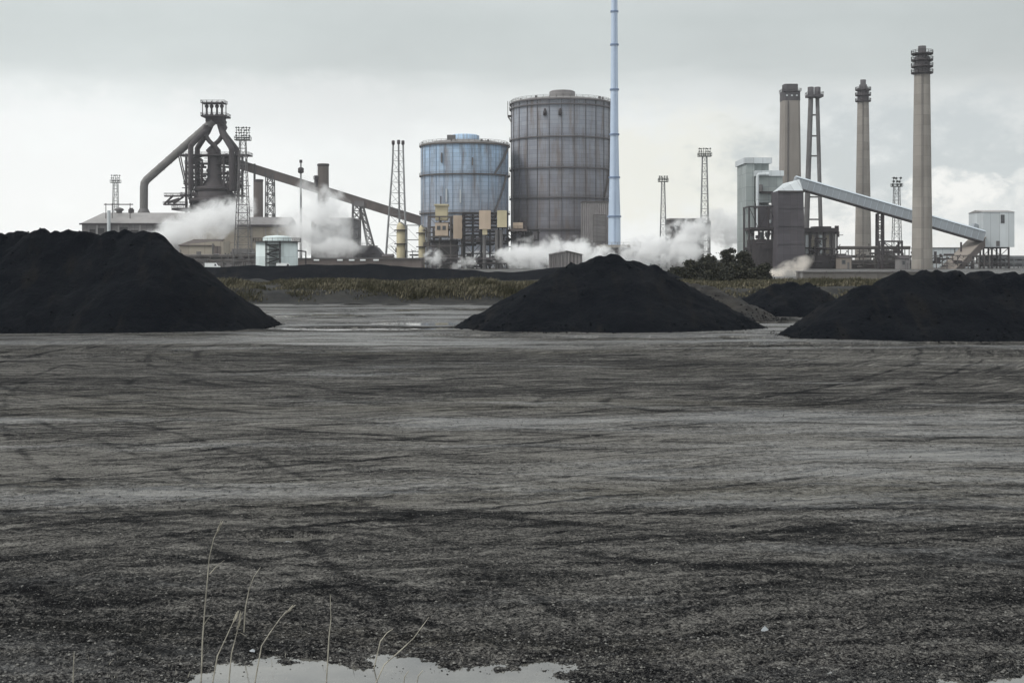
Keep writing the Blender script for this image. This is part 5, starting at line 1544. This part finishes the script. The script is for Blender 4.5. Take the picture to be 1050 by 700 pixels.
# ------------------------------------------------------------------ steam
def steam_mat(name, dens, col=(1,1,1), nscale=1.6, cut=.5, fall=.55, soft=.25, aniso=.1):
    m = bpy.data.materials.new(name); m.use_nodes = True
    nt = m.node_tree; nt.nodes.clear(); n = N(nt)
    out = n.new('ShaderNodeOutputMaterial'); pv = n.new('ShaderNodeVolumePrincipled')
    n.link(pv.outputs[0], out.inputs['Volume'])
    pv.inputs['Color'].default_value = (*col, 1); pv.inputs['Anisotropy'].default_value = aniso
    tc = n.new('ShaderNodeTexCoord'); co = tc.outputs['Object']
    ln = n.new('ShaderNodeVectorMath'); ln.operation = 'LENGTH'; n.link(co, ln.inputs[0])
    gi = n.new('ShaderNodeNewGeometry')
    ns = n.noise(n.mapping(gi.outputs['Position'], (nscale/12,)*3), 1.0, 6, .6, .3)
    f = n.m('ADD', n.m('MULTIPLY', n.m('SUBTRACT', ns, .5), 3.6), n.m('SUBTRACT', n.m('MULTIPLY', n.m('SUBTRACT', 1.0, ln.outputs['Value']), fall), cut))
    f = n.rng(f, 0, soft, 0, 1, True)
    edge = n.rng(ln.outputs['Value'], .75, 1.0, 1, 0, True)
    n.link(n.m('MULTIPLY', n.m('MULTIPLY', f, edge), dens), pv.inputs['Density'])
    return m
ST = {'thin': steam_mat('thin_steam', .07, (.99,.99,.99), 1.3, .06, .6, .6),
      'mid': steam_mat('drifting_steam', .15, (1,1,1), 1.6, .10, .75, .6),
      'thick': steam_mat('white_steam', .34, (1,1,1), 2.6, .21, .85, .45),
      'brown': steam_mat('sunlit_brown_steam', .28, (.92,.87,.81), 3.4, .08, .8, .45)}
def plume(name, label, puffs):
    """puffs: (px, py, Y, half width px, half height px, half depth m, tilt deg, material)"""
    c = puffs[0]
    t = px_root(name, c[0], c[2], label, 'steam')
    t.location.z = 0
    for (px, py, Y, hw, hh, hd, tilt, mk) in puffs:
        mb = MB(); k = 16
        vs, fs = [], []
        prof = [(math.sin(math.pi*i/k), -math.cos(math.pi*i/k)) for i in range(k+1)]
        prof[0] = (.01, -1); prof[-1] = (.01, 1)
        mb.lathe((0,0), prof, 24)
        mb.add([(.01*math.cos(a_), .01*math.sin(a_), -1) for a_ in [i*2*math.pi/24 for i in range(24)]], [tuple(range(24))[::-1]])
        mb.add([(.01*math.cos(a_), .01*math.sin(a_), 1) for a_ in [i*2*math.pi/24 for i in range(24)]], [tuple(range(24))])
        o = mb.build('puff', ST[mk])
        o.parent = t
        o.location = W(px,py,Y) - t.location
        o.scale = (hw*S(Y), hd, hh*S(Y)); o.rotation_euler = (0, math.radians(tilt), 0)
    return t
plume('steam_plume', 'broad grey steam plume drifting left from the furnace foot', [
    (196,232,590,70,22,18,-24,'mid'), (236,224,600,36,20,14,-35,'mid'), (160,246,585,34,13,12,-10,'mid'), (212,230,580,60,22,14,-26,'thin')])
plume('steam_plume', 'pale steam cloud rising behind the squat white tank', [
    (305,238,590,30,30,14,10,'mid'), (332,226,595,34,42,16,20,'mid'), (354,244,590,30,24,12,0,'thin'), (290,254,585,26,14,10,0,'mid'), (322,205,600,26,30,14,15,'thin'), (340,255,580,40,14,10,0,'mid')])
plume('steam_plume', 'dense white steam rolling along the foot of the big gasholder', [
    (540,264,520,40,17,12,4,'thick'), (584,259,535,42,19,10,-2,'thick'), (612,264,530,32,17,9,6,'thick'), (498,268,575,44,13,8,0,'thick'), (560,254,540,50,16,10,0,'mid')])
plume('steam_plume', 'white steam plume between the blue stack and the dark scrub', [
    (662,258,560,42,20,12,-10,'thick'), (700,250,560,38,28,12,-35,'thick'), (716,234,565,30,20,10,-30,'mid'), (690,262,300,40,12,6,-15,'mid')])
plume('steam_plume', 'thin white steam puff behind the scrub left of the plant tower', [
    (748,238,600,24,24,10,-10,'thick'), (738,224,600,20,16,8,0,'mid')])
plume('steam_plume', 'low brownish steam drift in front of the dark silo foot', [
    (808,277,300,34,11,5,-24,'brown'), (784,285,300,32,9,4,-8,'brown'), (768,286,300,18,8,3,0,'brown')])
plume('steam_jet', 'tiny bright white steam jet left of the retaining wall', [(822,286,225,3.4,9,.8,0,'thick'), (822,290,225,5,5,.8,0,'thick')])
plume('steam_plume', 'small white steam wisp in front of the dark housing doorway', [(446,266,530,15,13,4,15,'thick'), (476,270,530,18,9,4,-20,'thick')])

# ------------------------------------------------------------------ dry grass stalks by the near puddle
sg, n, p, co = newmat('dry_grass')
n.link(n.mix(n.rng(n.noise(co, 8, 3), .4, .6), (.24,.225,.19), (.42,.395,.33)), p.inputs['Base Color'])
p.inputs['Roughness'].default_value = .7
def stalk(base, pts, label, Y=12.2, r0=.0075, leaves=(), head=True):
    px, py = base
    Yb_ = Y
    gz, _ = ground_h(np.array([xx_(px,Yb_)]), np.array([Yb_])); gz = float(gz[0])
    t = empty('grass_stalk', (xx_(px,Yb_), Yb_, gz-.02), label, 'grass', 'dry grass stalks by the puddle')
    P_ = [V(xx_(px,Yb_), Yb_, gz-.02)] + [W(a, b, Yb_) for a, b in pts]
    for i, q in enumerate(P_): q.y += .015*i*math.sin(px)
    k = len(P_)
    MB().tube(P_, [r0*(1-.6*i/(k-1)) for i in range(k)], 6).build('stem', sg, t)
    if head:
        a, b = P_[-2], P_[-1]; d = (b-a).normalized()
        h = MB()
        r = random.Random(int(px*10))
        for i in range(16):
            q = a.lerp(b, .1+.9*i/16); side = V(r.uniform(-1,1), r.uniform(-1,1), r.uniform(-.2,.4)).normalized()
            h.tube([q, q+d*.035+side*.012, q+d*.06+side*.016], [.0015,.004,.001], 4)
        h.build('seed_head', sg, t)
    for lf in leaves:
        L = [W(a, b, Yb_-.01) for a, b in lf]
        m2 = MB()
        for i, (a, b) in enumerate(zip(L, L[1:])):
            w0, w1 = .007*(1-i/len(L)), .007*(1-(i+1)/len(L))
            m2.add([a-V(w0,0,0), a+V(w0,0,0), b+V(w1,0,0), b-V(w1,0,0), a+V(0,.003,0), b+V(0,.003,0)], [(0,1,2,3),(0,3,5,4),(1,4,5,2)])
        m2.build('leaf_blade', sg, t)
    return t
stalk((206,690), [(208,655),(211,620),(214,590),(216,570),(221,550),(228,536)], 'tallest dry grass stalk with two bent leaves by the puddle', leaves=([(215,588),(222,580),(230,574)], [(209,640),(213,634),(217,630)]))
stalk((217,688), [(223,672),(231,655),(238,640),(243,630)], 'dry grass stalk leaning right beside the tallest one')
stalk((234,690), [(237,670),(242,650),(246,632)], 'upright dry grass stalk with pale tip in the left clump', leaves=([(240,650),(246,648),(253,652)],))
stalk((250,640), [(252,622),(256,603),(261,590),(268,580)], 'isolated short grass tip standing above the left clump', Y=13.7, head=False)
stalk((260,678), [(268,662),(277,648),(287,634),(298,624)], 'dry grass stalk arching right between the clump and the upright stalk')
stalk((334,676), [(337,655),(339,635),(338,610)], 'single upright dry grass stalk at the middle of the puddle shore', head=False)
stalk((383,668), [(390,657),(397,648),(403,644)], 'short bent grass stalk left of the long leaning one', Y=12.6, head=False)
stalk((377,698), [(394,681),(410,667),(424,654),(432,643),(440,632)], 'long dry grass stalk leaning right over the puddle', head=False, Y=12.0)
stalk((412,699), [(415,693),(419,687)], 'short dark twig poking out of the puddle', Y=11.95, head=False)
stalk((425,699), [(429,692),(434,686)], 'second short twig in the puddle right of the other', Y=11.95, head=False)
stalk((75,697), [(75.5,685),(76.5,668)], 'short lone grass stem at the far left foreground', Y=12.0, head=False)

def gh(x, y): return ground_h(x, y)[0]
grass('dry_litter', 'thin broken dry grass bits at the near puddle shore', (-4.6, 1.2), (11.7, 12.9), 420, gh, .04, .22, 61, sg, .0028)

# pale litter scraps on the yard
def scrap(px, py, label, w_=.09):
    Yl = CAM_H*F/(py-HOR)
    x = xx_(px,Yl); gz, _ = ground_h(np.array([x]), np.array([Yl])); z = float(gz[0])
    t = MB(); r = random.Random(px)
    vs = []
    for i in range(7):
        a_ = i*2*math.pi/7; rr = w_*r.uniform(.5,1.1)
        vs.append((x+rr*math.cos(a_)*1.6, Yl+rr*math.sin(a_), z+.01+r.uniform(0,.5)*w_))
    vs.append((x, Yl, z+.06*r.uniform(.6,1.3)))
    t.add(vs, [(i,(i+1)%7,7) for i in range(7)] + [tuple(range(7))[::-1]])
    o = t.build('litter_scrap', M['clad_light'], None, (x,Yl,z)); tag(o, label, 'litter', 'pale scraps on the yard')
scrap(784, 648, 'pale crumpled scrap lying alone on the dark right foreground', .035)
scrap(259, 665, 'tiny white scrap below the arching grass stalk', .028)

# ------------------------------------------------------------------ air
hm = bpy.data.materials.new('haze_air'); hm.use_nodes = True
nt = hm.node_tree; nt.nodes.clear()
ou = nt.nodes.new('ShaderNodeOutputMaterial'); pv = nt.nodes.new('ShaderNodeVolumePrincipled')
pv.inputs['Color'].default_value = (.93,.95,1,1); pv.inputs['Density'].default_value = HAZE; pv.inputs['Anisotropy'].default_value = .2
nt.links.new(pv.outputs[0], ou.inputs['Volume'])
if HAZE > 0:
    o = MB().bx(-1000, 1000, -90, 1000, -1.5, 180).build('haze', hm); tag(o, 'thin pale air over the works', None, None, 'stuff')
